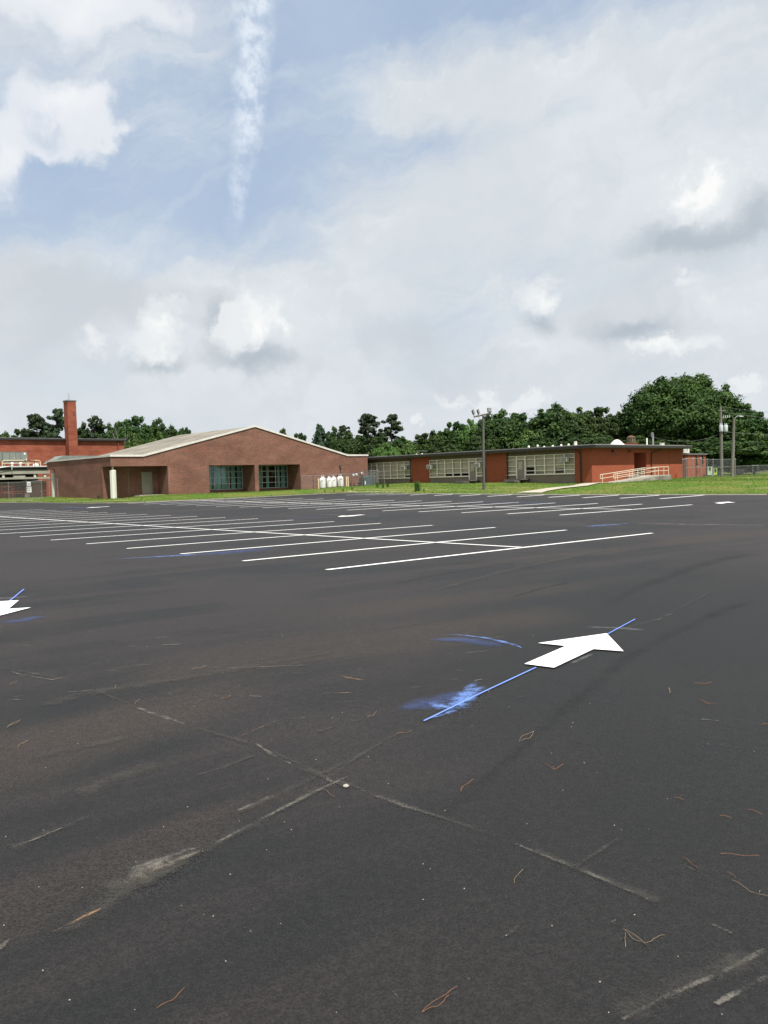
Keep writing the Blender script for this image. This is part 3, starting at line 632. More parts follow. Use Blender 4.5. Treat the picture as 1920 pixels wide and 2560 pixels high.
for a, b, vs_ in ((10.4, 15.95, (10.55, 12.40, 14.22, 15.9)), (16.43, 21.95, (16.6, 18.45, 20.28, 21.9))):
    w = MB(); zz = (.79, 1.40, 2.03, 2.67, 3.28)
    for v_ in vs_: w.box(v_-.035, v_+.035, RD, RD+.1, .79, 3.32)
    for z_ in zz:
        for p_, q_ in zip(vs_, vs_[1:]): w.box(p_+.035, q_-.035, RD+.005, RD+.095, z_-.03, z_+.03)
    fr_ = w.build('window', MT['alu'], A)
    gm = MB(); gm.box(a+.05, b-.05, RD+.045, RD+.05, .8, 3.28); gm.build('pane', MT['glass'], fr_)
    cu = MB(); x = a+.1; r2 = random.Random(int(a*10)); n = 0; segs = []
    while x < b-.1:
        L = r2.uniform(.25, 1.1)
        if r2.random() < .72: segs.append((x, min(x+L, b-.1)))
        x += L + r2.uniform(.05, .25)
    for p_, q_ in segs:
        k = max(3, int((q_-p_)/.05)); vs = []
        for i in range(k+1):
            u_ = p_ + (q_-p_)*i/k; vs.append((u_, RD+.25 + .05*math.sin(i*1.9) + r2.uniform(-.012, .012)))
        for (x0, y0), (x1, y1) in zip(vs, vs[1:]): cu.face([(x0, y0, .8), (x1, y1, .8), (x1, y1, 3.3), (x0, y0, 3.3)])
    cu.build('curtain', MT['curtain'], fr_)
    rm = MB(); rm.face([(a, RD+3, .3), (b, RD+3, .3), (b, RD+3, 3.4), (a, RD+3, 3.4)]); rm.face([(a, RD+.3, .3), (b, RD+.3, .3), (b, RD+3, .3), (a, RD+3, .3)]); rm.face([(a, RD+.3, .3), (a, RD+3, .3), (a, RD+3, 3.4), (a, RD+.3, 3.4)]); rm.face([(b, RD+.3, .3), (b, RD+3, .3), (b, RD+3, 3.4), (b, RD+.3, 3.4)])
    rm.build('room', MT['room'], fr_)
# white corner column and back column
def column(u, v, r, zb, zt, n, name='column', mt='whitecol', neck=True):
    c_ = MB(); c_.lathe(u, v, [(r, zb), (r, zt-.12), (r*.93, zt-.04), (r*.5, zt)] + ([(r*.3, zt+.001), (r*.3, zt+.32)] if neck else []), n)
    c_.build(name, MT[mt], A)
column(.33, .36, .30, -.1, 3.02, 8); column(.5, 15.75, .32, 0, 3.12, 16)
hb = MB(); hb.tube([(-.02, 3.1, .3), (-.12, 3.1, .62), (-.12, 3.1, .75)], .03, 8); hb.box(-.2, 0, 2.9, 3.0, .5, .7); hb.build('hose_bib', MT['darkpipe'], A)
# wall lamp, conduit, electric boxes, gas meters on the right part
wl = empty('wall_lamp', (*LA(27.75, -.02), 2.95), TH, 'small wall lamp high on the brown brick near the right corner', 'lamp')
q = MB(); q.box(-.14, .14, -.12, 0, .05, .24); q.build('housing', MT['darkpipe'], wl); q = MB(); q.prism([(-.12, .0), (.12, .0), (.14, .05), (-.14, .05)], 'y', -.2, -.02); q.build('lens', MT['glasslens'], wl)
el = empty('electric_meter', (*LA(27.75, -.02), 0), TH, 'electric boxes with conduit below the wall lamp on brown brick', 'meter')
q = MB(); q.tube([(0, -.06, 2.95), (0, -.06, 2.05)], .025, 8); q.tube([(-.35, -.06, 1.9), (-.35, -.06, .9)], .03, 8); q.tube([(.1, -.06, 2.0), (.35, -.06, 2.12)], .02, 6); q.build('conduit', MT['darkpipe'], el)
q = MB(); q.box(-.5, -.2, -.18, -.005, 1.72, 2.05); q.box(-.1, .25, -.18, -.005, 1.75, 2.05); q.build('meter_box', MT['darkpipe'], el, bevel=.01)

# ------------------------------------------------------------------ building B : classroom wing
B = empty('classroom_wing', (B0[0], B0[1], 0), TB, 'long low red brick classroom wing with black roof edge and cream window bands', 'building')
KB = 1.04
ZS, ZW, ZF, WB = 1.482, 3.42, 3.80, -.2
XE = 17.4; LEN = 50.0
bw = MB()
# short wall with doorway (y=0)
d0, d1 = 7.48, 9.78
bw.box(0, d0, 0, .3, WB, ZF); bw.box(d1, XE, 0, .3, WB, ZF); bw.box(d0, d1, 0, .3, 3.40, ZF); bw.box(d0, d1, 0, .3, WB, 1.1)
bw.box(d0-.0, d0+.0+.001, .3, 1.5, 1.1, 3.4); bw.box(d0, d1, 1.4, 1.5, 1.1, 3.4); bw.box(d1, d1+.1, .3, 1.5, 1.1, 3.4); bw.box(d0-.1, d0-.002, .3, 1.5, 1.1, 3.4)
bw.box(XE-.3, XE, .3, 10, WB, ZF)
bw.box(0, .3, .3, 1.93, WB, ZF)
bw.build('wall', MT['brickB'], B)
for a, b in ((10.25, 13.0), (21.5, 24.45), (32.9, LEN)): MB().box(0, .3, a, b, WB, ZF).build('brick_panel', MT['brickB'], B)
# taupe panels under and over windows
tp = MB(); band = MB()
BAYS = [(1.93, 7.85, 5, 'w'), (7.85, 9.0, 1, 'd'), (9.0, 10.25, 1, 'w'), (13.0, 13.35, 0, 'p'), (13.35, 14.4, 1, 'w'), (14.4, 15.5, 1, 'd'), (15.5, 21.5, 5, 'w'), (24.45, 30.5, 5, 'w'), (30.5, 31.6, 1, 'd'), (31.6, 32.9, 1, 'w')]
for a, b, n, k in BAYS:
    MB().box(.04, .3, a, b, ZW, ZF).build('upper_band', MT['taupeband'], B)
    if k == 'w': MB().box(.06, .3, a, b, WB, ZS-.06).build('lower_panel', MT['taupe'], B)
    elif k == 'p': MB().box(.05, .3, a, b, WB, ZW).build('lower_panel', MT['taupe'], B)
    else: MB().box(.06, .3, a, b, WB, 1.08).build('lower_panel', MT['taupe'], B)
DARK = {(0, 4): [(0, 1), (1, 2)], (0, 3): [(0, .35)], (0, 1): [(0, 1), (1, 1.35)], (6, 0): [(0, 1)], (6, 1): [(0, 1)], (6, 2): [(0, .8)], (7, 0): [(0, .5)]}
for bi, (a, b, n, k) in enumerate(BAYS):
    if n == 0: continue
    if k == 'w':
        fr = MB(); bl_ = MB(); dk = MB(); zr = [ZS, 1.90, 2.34, 2.84, ZW]; wd = (b-a)/n; zr2 = [ZS, 1.90, 2.36, 2.98, ZW]
        for i in range(n+1):
            x = a + wd*i; w_ = .055; fr.box(.02, .12, max(x-w_, a), min(x+w_, b), ZS, ZW)
        for i in range(n):
            x0, x1 = a+wd*i+.055, a+wd*(i+1)-.055
            for z_ in (ZS+.03, 1.86, 2.36, 3.02, ZW-.03): fr.box(.03, .11, x0, x1, z_-.032, z_+.032)
            bl_.box(.19, .21, x0-.04, x1+.04, ZS+.03, ZW-.03)
            # horizontal folds of the drawn blinds
            for z_ in (1.72, 2.08, 2.6, 2.78, 3.2): bl_.box(.178, .189, x0+.01, x1-.01, z_ + rnd.uniform(-.05, .05), z_+.07)
            for (q0, q1) in DARK.get((bi, i), []):
                za = ZS+.06 + (.36)*q0 + (0.02 if q0 else 0); zb_ = ZS+.06+.33*q1
                dk.box(.165, .176, x0-.03, x1+.03, za, zb_)
        f = fr.build('window', MT['cream'], B)
        bl_.build('blind', MT['blind'], f)
        if dk.v: dk.build('pane', MT['darkpane'], f)
        s = MB(); s.box(-.05, .15, a, b, ZS-.06, ZS-.001); s.build('sill', MT['cream'], f)
    else:
        dm = MB(); dm.box(.06, .12, a+.1, b-.1, 1.09, 3.02); dd = dm.build('door', MT['door'], B)
        gm = MB(); gm.box(.05, .058, a+.42, b-.22, 2.02, 2.85); gm.build('pane', MT['blind'], dd)
        fm = MB(); fm.box(-.01, .13, a, a+.1, 1.08, ZW-.002); fm.box(-.01, .13, b-.1, b, 1.08, ZW-.002); fm.box(-.005, .125, a+.1, b-.1, 3.02, 3.09); fm.box(-.005, .125, a+.1, b-.1, ZW-.07, ZW-.003); fm.build('door_frame', MT['cream'], dd)
        tm = MB(); tm.box(.08, .11, a+.1, b-.1, 3.09, ZW-.07); tm.build('transom', MT['blind'], dd)
        hm = MB(); hm.tube([(.06, a+.24, 1.95), (-.0, a+.24, 1.95), (-.0, a+.34, 1.95)], .018, 6); hm.build('handle', MT['darkpipe'], dd)
ed = MB(); ov = .92; ol = .75
ed.box(-ol, XE+.35, -ov, LEN, ZF+.06, ZF+.27)
ed.build('roof_edge', MT['black'], B)
rt = MB(); rt.box(-ol+.02, XE+.33, -ov+.02, LEN-.02, ZF+.272, ZF+.33); rt.build('roof', MT['roofcap'], B)
mm_ = MB(); mm_.box(-ol+.4, XE-.2, -ov+.4, LEN-.3, ZF+.331, ZF+.37); mm_.build('roof_membrane', MT['membrane'], B)
sf = MB(); sf.box(-ol+.05, XE+.3, -ov+.05, LEN-.05, ZF+.01, ZF+.058); sf.build('soffit', MT['taupeband'], B)
def downpipe(pts):
    q = MB(); q.tube(pts, .06, 8); q.build('downpipe', MT['black'], B)
downpipe([(-.6, 1.5, ZF+.05), (-.5, 1.45, ZF-.1), (-.1, 1.2, ZF-.35), (-.08, 1.18, .6)])
downpipe([(-.6, 13.2, ZF+.05), (-.1, 13.1, ZF-.3), (-.08, 13.1, .7)]); downpipe([(-.6, 24.6, ZF+.05), (-.1, 24.5, ZF-.3), (-.08, 24.5, .8)]); downpipe([(-.08, 10.1, ZF), (-.08, 10.1, .7)])
downpipe([(11.6, -.8, ZF+.05), (11.5, -.7, ZF-.1), (10.7, -.1, ZF-.45), (10.65, -.09, .8)])
jt = MB(); jt.box(14.5, 14.53, -.012, 0, 1.9, ZF); jt.build('control_joint', MT['black'], B)
wd_ = MB(); wd_.box(d0+.08, (d0+d1)/2-.02, 1.33, 1.399, 1.1, 3.35); wd_.box((d0+d1)/2+.02, d1-.08, 1.33, 1.399, 1.1, 3.35); wd_.build('door', pmat('maroon_door', (.09, .025, .02), (.06, .018, .015), 1, .5), B)
lt = MB(); lt.box(3.4, 3.62, -.2, -.0, 3.45, 3.62); lt.build('flood_light', MT['black'], B)
lt = MB(); lt.lathe(6.5, -.18, [(.05, 3.62), (.13, 3.58), (.14, 3.5), (.06, 3.45)], 10); lt.build('porch_light', MT['rustcap'], B)
lt = MB(); lt.box(2.9, 4.6, -.02, -.0, 3.17, 3.2); lt.build('conduit', MT['darkpipe'], B)

# window air conditioners
def ac_unit():
    r = empty('air_conditioner', (0, 0, 0), 0)
    b = MB(); b.box(-.62, .03, -.36, .36, 0, .46); b.build('cabinet', MT['acwhite'], r, bevel=.02)
    g_ = MB(); g_.box(-.625, -.6205, -.30, .30, .05, .41); g_.build('grille', MT['grille'], r)
    l_ = MB()
    for i in range(7): l_.box(-.632, -.626, -.29, .29, .08+.047*i, .095+.047*i)
    l_.build('louvre', MT['acwhite'], r)
    s_ = MB(); s_.box(-.25, -.10, -.3645, -.3605, .08, .38); s_.build('side_vent', MT['grille'], r)
    return r
p0 = ac_unit()
AC = [(2.75, 2.62, 'window air conditioner in the window band nearest the brick corner'), (13.8, 2.42, 'window air conditioner in the narrow window right of the middle door, by the light pole'),
      (21.0, 2.42, 'window air conditioner at the left end of the middle window band'), (25.25, 2.45, 'window air conditioner in the far left window band, beside the dark downpipe')]
for i, (v, z, lb) in enumerate(AC):
    o = p0 if i == 0 else copy_tree(p0)
    x, y = LB(-.0, v); o.location = (x, y, z); o.rotation_euler = (0, 0, TB); tag(o, lb, 'air conditioner', 'window air conditioners')

# door steps
def steps(v, lb):
    gz = G(*LB(-1, v)); r = empty('door_step', (*LB(0, v), gz), TB, lb, 'step', 'steps at the classroom doors')
    a = MB(); a.box(-1.5, -.02, -1.2, .9, .24, .36); a.build('platform', MT['wooddark'], r)
    for x_ in (-1.4, -.2):
        b = MB(); b.box(x_-.1, x_+.1, -1.0, .8, -.2, .238); b.build('block', MT['oldconc'], r)
    c_ = MB(); c_.box(-2.1, -1.55, -.9, .6, .06, .17); c_.build('tread', MT['wooddark'], r)
steps(8.5, 'low weathered step at the classroom door nearest the brick corner'); steps(15.2, 'low dark step at the middle classroom door left of the light pole')

# roof vents
def vent(u, v, kind, zt, lb, r=.2):
    base = ZF+.37; h = zt-base
    e = empty('roof_vent', (*LB(u, v), base), TB, lb, 'roof vent', 'white vents on the classroom roof')
    if kind == 'mush':
        a = MB(); a.lathe(0, 0, [(r*.6, 0), (r*.6, h-.22)], 12); a.build('stem', MT['galv'], e)
        b = MB(); b.lathe(0, 0, [(r*.9, h-.22), (r*1.05, h-.15), (r*.9, h-.06), (r*.45, h)], 14); b.build('cap', MT['white'], e, smooth=True)
    elif kind == 'box':
        a = MB(); a.lathe(0, 0, [(r, 0), (r, h-.06), (r*1.1, h-.05), (r*1.1, h)], 12); a.build('stack', MT['white'], e)
    elif kind == 'dome':
        a = MB(); a.lathe(0, 0, [(r*1.0, 0), (r*1.0, .12), (r*.92, .2), (r*.75, .3), (r*.6, .45), (r*.35, h-.08), (r*.1, h)], 20); a.build('dome', MT['white'], e, smooth=True)
VD = [(32.86, 4.36), (31.88, 4.42), (30.92, 4.48), (27.57, 4.55), (26.63, 4.56), (10.43, 4.72), (9.27, 4.76), (8.44, 4.58), (7.33, 4.62), (6.28, 4.66), (5.37, 4.68)]
VL = ['leftmost white roof vent, next to the gabled hall', 'second white roof vent right of the gabled hall', 'third white roof vent right of the gabled hall', 'left one of two white roof vents above the left red brick panel', 'right one of two white roof vents above the left red brick panel',
      'first white mushroom vent right of the light pole', 'second white mushroom vent right of the light pole', 'dim grey low vent, third right of the light pole', 'fourth mushroom vent right of the light pole', 'fifth mushroom vent right of the light pole', 'mushroom vent left beside the round stack']
for (v, zt), lb in zip(VD, VL): vent(4, v, 'mush', zt-.13, lb, .12)
vent(4, 4.53, 'box', 4.72, 'upright round white stack above the nearest brick corner', .16)
vent(9.2, 3.0, 'dome', 4.9, 'large white dome vent on the roof left of the brick turret', .85)
vent(17.0, 2.2, 'box', 4.55, 'short white round vent at the right end of the roof', .25)
tr_ = empty('roof_turret', (*LB(12.0, 3), ZF+.37), TB, 'rusty square roof turret with a cap and slatted sides', 'roof turret')
a = MB(); a.box(-.45, .45, -.45, .45, 0, .36); a.build('brick_base', MT['brickB'], tr_)
a = MB(); a.box(-.55, .55, -.55, .55, .36, .42); a.build('ledge', MT['rustcap'], tr_)
a = MB(); [a.box(x-.03, x+.03, y-.03, y+.03, .42, .95) for x in (-.3, -.1, .1, .3) for y in (-.3, -.1, .1, .3) if max(abs(x), abs(y)) > .2]; a.box(-.2, .2, -.2, .2, .42, .94); a.build('slatted_side', pmat('old_bronze', (.25, .22, .14), (.14, .12, .08), 8, .7), tr_)
a = MB(); a.lathe(0, 0, [(.45, .95), (.46, 1.0), (.3, 1.12), (.05, 1.18)], 8); a.build('cap', MT['rustcap'], tr_)
a = empty('roof_pipe', (*LB(15.2, 3), ZF+.37), TB, 'thin straight white pipe on the roof left of the mast', 'pipe'); b = MB(); b.tube([(0, 0, 0), (0, 0, .95)], .07, 8); b.build('pipe', MT['tank'], a)
a = empty('service_mast', (*LB(16.5, 3), ZF+.37), TB, 'grey electric service mast with bent weatherhead on the roof', 'mast')
b = MB(); b.tube([(0, 0, 0), (0, 0, 1.4), (-.08, 0, 1.5), (-.25, 0, 1.48)], .10, 8); b.build('mast', MT['galv'], a); b = MB(); b.tube([(-.3, 0, 1.45), (-.45, 0, 1.25), (-.3, 0, 1.1), (.1, 0, 1.0)], .025, 6); b.build('cable_loop', MT['galv'], a)
a = MB(); a.tube([(*LB(12.6, 3), ZF+.52), (*LB(16.4, 3), ZF+.42)], .05, 8); tag(a.build('roof_conduit', MT['galv']), 'horizontal grey conduit lying on the roof between turret and mast', 'conduit')

# annex at the right
gz = .3
AN = empty('brick_annex', (*LB(0, 0), 0), TB, 'small flat red brick annex at the right end behind the classroom wing', 'building')
a = MB(); a.box(23.4, 27.9, 2.6, 2.9, gz, 3.27); a.box(23.4, 23.7, 2.9, 12, gz, 3.27); a.box(27.6, 27.9, 2.9, 12, gz, 3.27); a.box(23.7, 27.6, 11.7, 12, gz, 3.27); a.build('wall', MT['brickB'], AN)
a = MB(); a.box(23.2, 28.0, 2.45, 12.1, 3.272, 3.42); a.build('roof', MT['roofcap'], AN)
for x_ in (25.4, 26.9):
    a = MB(); a.box(x_, x_+.14, 2.45, 2.598, 2.2 if x_ < 26 else 2.35, 3.27); a.box(x_-.05, x_+.2, 2.4, 2.598, 2.0 if x_ < 26 else 2.2, 2.3 if x_ < 26 else 2.4); a.build('scupper', MT['black'], AN)
MB().box(24.68, 24.71, 2.588, 2.6, .4, 3.2).build('control_joint', MT['darkpipe'], AN); MB().box(26.45, 26.48, 2.588, 2.6, .4, 3.2).build('control_joint', MT['darkpipe'], AN)
RU = empty('rooftop_unit', (*LB(22.6, 3.2), 0), TB, 'white rooftop air handling unit with dark grille above the annex', 'air conditioner')
a = MB(); a.box(-.6, 1.6, 0, 1.4, 3.5, 4.15); a.build('cabinet', MT['acwhite'], RU, bevel=.02); a = MB(); a.box(-.15, 1.1, -.01, -.001, 3.58, 4.05); a.build('grille', MT['grille'], RU); a = MB(); a.box(-1.0, -.61, .2, .9, 3.5, 4.1); a.box(1.61, 2.7, .1, .8, 3.5, 3.62); a.build('duct', MT['white'], RU)
a = MB(); a.box(2.3, 2.7, .1, .5, 3.62, 4.0); a.box(1.7, 2.0, .1, .5, 3.62, 4.0); a.build('vent_hood', MT['white'], RU)

# ------------------------------------------------------------------ ramp, railings, path
RP = empty('access_ramp', (B0[0], B0[1], 0), TB, 'grey concrete access ramp with landing at the doorway of the red brick end wall', 'ramp')
zr0, zr1 = .52, 1.10
a = MB()
a.prism([(-1.1, -.1), (7.0, -.1), (7.0, zr1), (-1.1, zr0)], 'y', -3.0, -1.6); a.box(7.0, 9.2, -3.0, -.02, -.1, zr1)
a.prism([(6.0, -.1), (7.0, -.1), (7.0, zr1), (6.0, 1.03)], 'y', -1.6, -.02)
a.build('slab', MT['concrete'], RP)
a = MB(); a.prism([(1.5, -.1), (6.98, -.1), (6.98, .99), (1.5, .56)], 'y', -3.02, -3.001); a.box(6.98, 9.22, -3.02, -3.001, -.1, 1.0); a.box(9.201, 9.22, -3.0, -.03, -.1, 1.0); a.build('stained_side', MT['oldconc'], RP)
def rz(x): return zr0 + (zr1-zr0)*min(max((x+1.1)/8.1, 0), 1)
def railing(y, x0, x1, lb, posts, loop=True, endret=None):
    e = empty('handrail', (B0[0], B0[1], 0), TB, lb, 'handrail', 'cream handrails of the ramp')
    for x in posts:
        p = MB(); p.tube([(x, y, rz(x)-.05), (x, y, rz(x)+.78)], .028, 8); p.build('post', MT['railcream'], e)
    k = MB(); xs_ = [x0] + [x for x in (7.0,) if x0 < x < x1] + [x1]
    k.tube([(x, y, rz(x)+.78) for x in xs_], .03, 8); k.build('top_rail', MT['railcream'], e)
    k = MB(); k.tube([(x, y, rz(x)+.42) for x in xs_], .025, 8); k.build('middle_rail', MT['railcream'], e)
    k = MB(); k.tube([(x0, y, rz(x0)+.42), (x0, y, rz(x0)+.78)], .028, 8)
    if endret: k.tube([(x1, y, rz(x1)+.78), (x1, y+endret, rz(x1)+.78)], .03, 8); k.tube([(x1, y, rz(x1)+.42), (x1, y+endret, rz(x1)+.42)], .025, 8)
    k.build('end_loop', MT['railcream'], e)
railing(-1.7, -1.25, 6.46, 'cream handrail on the wall side of the ramp, starting furthest left', [-.9, 1.6, 4.2, 5.2, 6.40])
railing(-2.9, -1.0, 8.95, 'cream handrail along the outer edge of ramp and landing', [-.7, 1.7, 3.9, 6.3, 6.95, 8.0, 8.9], endret=2.6)
pa = []
P0 = LB(-1.1, -2.3)
ribbon('path', [(P0[0], P0[1]), LB(-2.4, -2.5), gnd(1450, 1216), gnd(1390, 1222), gnd(1345, 1229), gnd(1322, 1233.5)], [1.4, 1.4, 1.4, 1.4, 1.6, 2.2], MT['path'], .07, step=.4, across=3, kind='structure')

# ------------------------------------------------------------------ left building C with chimney
yc = 100.0; cx0 = bearing(0, yc)
def LC(u, v): return (cx0 + CA*u - SA*v, yc + SA*u + CA*v)
Cc = empty('assembly_building', (cx0, yc, 0), TH, 'tall orange brick building behind the hall, with a thin black roof edge', 'building')
ue = (.4755-.3203)*yc/ (CA + .3203*SA)
ZT = 7.55
a = MB(); a.box(-30, ue, 0, .3, -.3, ZT); a.box(ue-.3, ue, .3, 12, -.3, ZT); a.box(-30, ue-.3, 11.7, 12, -.3, ZT); a.build('wall', MT['brickC'], Cc)
a = MB(); a.box(-30.3, ue+.35, -.35, 12.3, ZT+.001, ZT+.22); a.build('roof_edge', MT['black'], Cc)
a = MB(); a.box(-30.2, ue+.25, -.25, 12.2, ZT+.221, ZT+.3); a.build('roof', MT['roofcap'], Cc)
a = MB(); a.tube([(ue-.9, -.1, ZT), (ue-.9, -.1, 2)], .09, 8); a.build('downpipe', MT['rustpipe'], Cc)
ch = empty('brick_chimney', (*LC(0, 0), 0), TH, 'tall square orange brick chimney rising above the roofs at left', 'chimney')
def onC(px, v):
    d = ray(px, 1100); bx, by = -SA*v + cx0, CA*v + yc
    # solve t*(d0,1) = (bx,by)+u*(CA,SA)
    u = (d[0]*by - bx)/(CA - d[0]*SA); return u, by + SA*u
u0, _ = onC(171.5, -1.3); u1, ych = onC(194.5, -1.3)
zt = zat(183, 1004, ych)
a = MB(); a.prism([(u0, -.2), (u1, -.2), (u1-.04, zt), (u0+.04, zt)], 'y', -1.3, .0-.002); a.build('shaft', MT['brickC'], ch)
a = MB(); a.box(u0-.03, u1+.03, -1.36, .06, zt+.001, zt+.16); a.build('cap', MT['roofcap'], ch)
for x_ in (u0+.45, u1-.6):
    a = MB(); a.tube([(x_, -.6, zt+.16), (x_, -.6, zt+1.1)], .02, 5); a.build('lightning_rod', MT['galv'], ch)
a = MB(); a.box((u0+u1)/2+.15, (u0+u1)/2+.3, -1.312, -1.3, zt-1.9, zt-1.3); a.build('stain_mark', MT['darkpipe'], ch)
# annex with canopy in front
yd = 93.0; dx0 = bearing(0, yd)
def LD(u, v): return (dx0 + CA*u - SA*v, yd + SA*u + CA*v)
def onD(px, v=0):
    d = ray(px, 1190); bx, by = dx0 - SA*v, yd + CA*v
    return (d[0]*by - bx)/(CA - d[0]*SA)
def zD(px, py, v=0):
    u = onD(px, v); return zat(px, py, yd + CA*v + SA*u)
DD = empty('service_annex', (dx0, yd, 0), TH, 'flat roofed annex with concrete beams and pink brick wall at far left', 'building')
uR = onD(124)
zb1, zb0 = zD(60, 1174), zD(60, 1185)
a = MB(); a.box(-8, uR, -.2, .25, zb0, zb1); a.build('roof_beam', MT['beam'], DD)
a = MB(); a.box(-8, uR-.2, -.45, 6, zb1+.28, zb1+.42); a.build('roof', MT['membrane'], DD)
a = MB(); a.box(-8, uR-.3, -.3, 6, zb1+.001, zb1+.279); a.build('roof_edge', MT['black'], DD)
zc1, zc0 = zD(60, 1193), zD(60, 1198)
a = MB(); a.box(-8, uR, -.15, .2, zc0, zc1); a.build('lower_beam', MT['beam'], DD)
zd1 = zD(60, 1204); a = MB(); a.box(-8, uR, 1.2, 1.5, -.3, zd1-.2); a.build('wall', MT['brickPink'], DD)
a = MB(); a.box(-8, uR, 1.1, 1.55, zd1-.199, zd1+.02); a.build('wall_cap', MT['beam'], DD)
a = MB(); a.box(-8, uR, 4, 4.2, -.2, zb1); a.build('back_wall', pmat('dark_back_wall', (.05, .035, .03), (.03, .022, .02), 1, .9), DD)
for px in (8, 87, 112): a = MB(); u = onD(px); a.box(u-.12, u+.12, -.1, .15, zc1+.001, zb0-.001); a.build('stub_post', MT['whitecol'], DD)
u = onD(48); a = MB(); a.box(u-.65, u+.7, -.05, .3, zc1+.002, zc1+.24); a.build('vent_box', MT['acwhite'], DD, bevel=.03)
a = MB(); u = onD(70); a.box(u-.20, u+.22, .8, 1.195, .0, zd1+.35); a.build('pilaster', MT['taupe'], DD)
a = MB(); u = onD(54); a.box(u-.35, u+.35, 1.15, 1.199, .5, zd1-.35); a.build('wall_patch', pmat('greyed_panel', (.22, .13, .12), (.17, .11, .1), 2, .8), DD)
a = MB(); u = onD(27); a.tube([(u, -.5, zb1+.0), (u, -.5, zb1+.42)], .03, 6); a.tube([(u-3.0, -.5, zb1+.30), (u-1.4, -.5, zb1+.22), (u, -.5, zb1+.42)], .03, 6); a.build('roof_pipe', MT['tank'], DD)
a = MB(); u = onD(87); a.tube([(u, -.1, zb1+.42), (u, -.1, zb1+1.05), (u-1.2, -.1, zb1+1.05)], .04, 6); a.build('gas_pipe', MT['black'], DD)
# rooftop HVAC
hz = zb1+.42; hv = 1.6
H = empty('rooftop_unit', (*LD(0, 0), 0), TH, 'large grey green rooftop air handler above the service annex', 'air conditioner')
ua, ub = onD(9, hv), onD(71, hv); zh1, zh0 = zD(40, 1129, hv), zD(40, 1153, hv)
a = MB(); a.box(ua, ub, hv, hv+1.8, zh0, zh1); a.build('cabinet', MT['acgrey'], H, bevel=.03)
a = MB(); wq = ub-ua
for q_ in (.28, .52, .70): a.box(ua+wq*q_-.015, ua+wq*q_+.015, hv-.012, hv-.001, zh0+.05, zh1-.05)
a.box(ua+.02, ub-.02, hv-.02, hv-.013, zh1-.05, zh1-.01); a.build('panel_seam', MT['darkpipe'], H)
a = MB(); a.box(ub-.42, ub-.2, hv-.012, hv-.001, zh1-.35, zh1-.12); a.box(ub-.2, ub-.1, hv-.012, hv-.001, zh0+.1, zh0+.3); a.box(ua+wq*.45, ua+wq*.48, hv-.012, hv-.001, zh0+.35, zh0+.42); a.build('label_plate', MT['sign'], H)
a = MB(); a.prism([(ua-2.2, zh0), (ua-.02, zh0), (ua-.02, zh1-.05), (ua-1.2, zh1-.05)], 'y', hv+.2, hv+1.6); a.build('intake_hood', MT['acgrey'], H)
a = MB(); [a.box(x_-.06, x_+.06, hv+.1, hv+.22, hz, zh0) for x_ in (ua+.2, ua+wq*.35, ua+wq*.65, ub-.2)]; a.box(ua, ub, hv+.1, hv+.2, hz+.35, zh0-.05); a.build('stand', MT['galv'], H)
for i, px in enumerate((32, 53)):
    u = onD(px, 1.0); e = empty('roof_vent', (*LD(u, 1.0), hz), TH, 'white roof vent under the grey air handler, %s of two' % ('left' if i == 0 else 'right'), 'roof vent')
    a = MB(); a.lathe(0, 0, [(.12, 0), (.12, .3)], 10); a.build('stem', MT['tank'], e); a = MB(); a.lathe(0, 0, [(.25, .3), (.25, .36), (.08, .46)], 12); a.build('cap', MT['tank'], e)
u = onD(91, .6); e = empty('roof_vent', (*LD(u, .6), hz), TH, 'white dome vent beside the pale yellow roof railing', 'roof vent'); a = MB(); a.lathe(0, 0, [(.36, 0), (.36, .08), (.28, .22), (.08, .3)], 14); a.build('cap', MT['tank'], e, smooth=True)
for i, (p0_, p1_) in enumerate(((7, 70), (73, 103))):
    ua_, ub_ = onD(p0_), onD(p1_); zt_ = zD((p0_+p1_)/2, 1151); e = empty('roof_railing', (*LD(0, 0), 0), TH, 'pale yellow tube railing on the annex roof, %s piece' % ('longer left' if i == 0 else 'shorter right'), 'railing', 'roof railings')
    a = MB(); r_ = .25; a.tube([(ua_, 0, hz), (ua_, 0, zt_-r_), (ua_+r_*.3, 0, zt_-r_*.3), (ua_+r_, 0, zt_), (ub_-r_, 0, zt_), (ub_-r_*.3, 0, zt_-r_*.3), (ub_, 0, zt_-r_), (ub_, 0, hz)], .045, 8); a.build('hoop', MT['yellow'], e)
    a = MB(); a.tube([(ua_, 0, (hz+zt_)/2), (ub_, 0, (hz+zt_)/2)], .035, 8); a.build('middle_rail', MT['yellow'], e)
# second duct hood behind gable roof at left
E2 = empty('rooftop_duct', (*LA(0, 0), 0), TH, 'grey green sheet metal duct showing behind the left eave of the hall', 'duct')
a = MB(); a.prism([(1.2, 4.2), (8.2, 4.2), (8.2, 5.05), (2.6, 5.05)], 'y', 18.5, 21); a.build('casing', MT['acgrey'], E2)
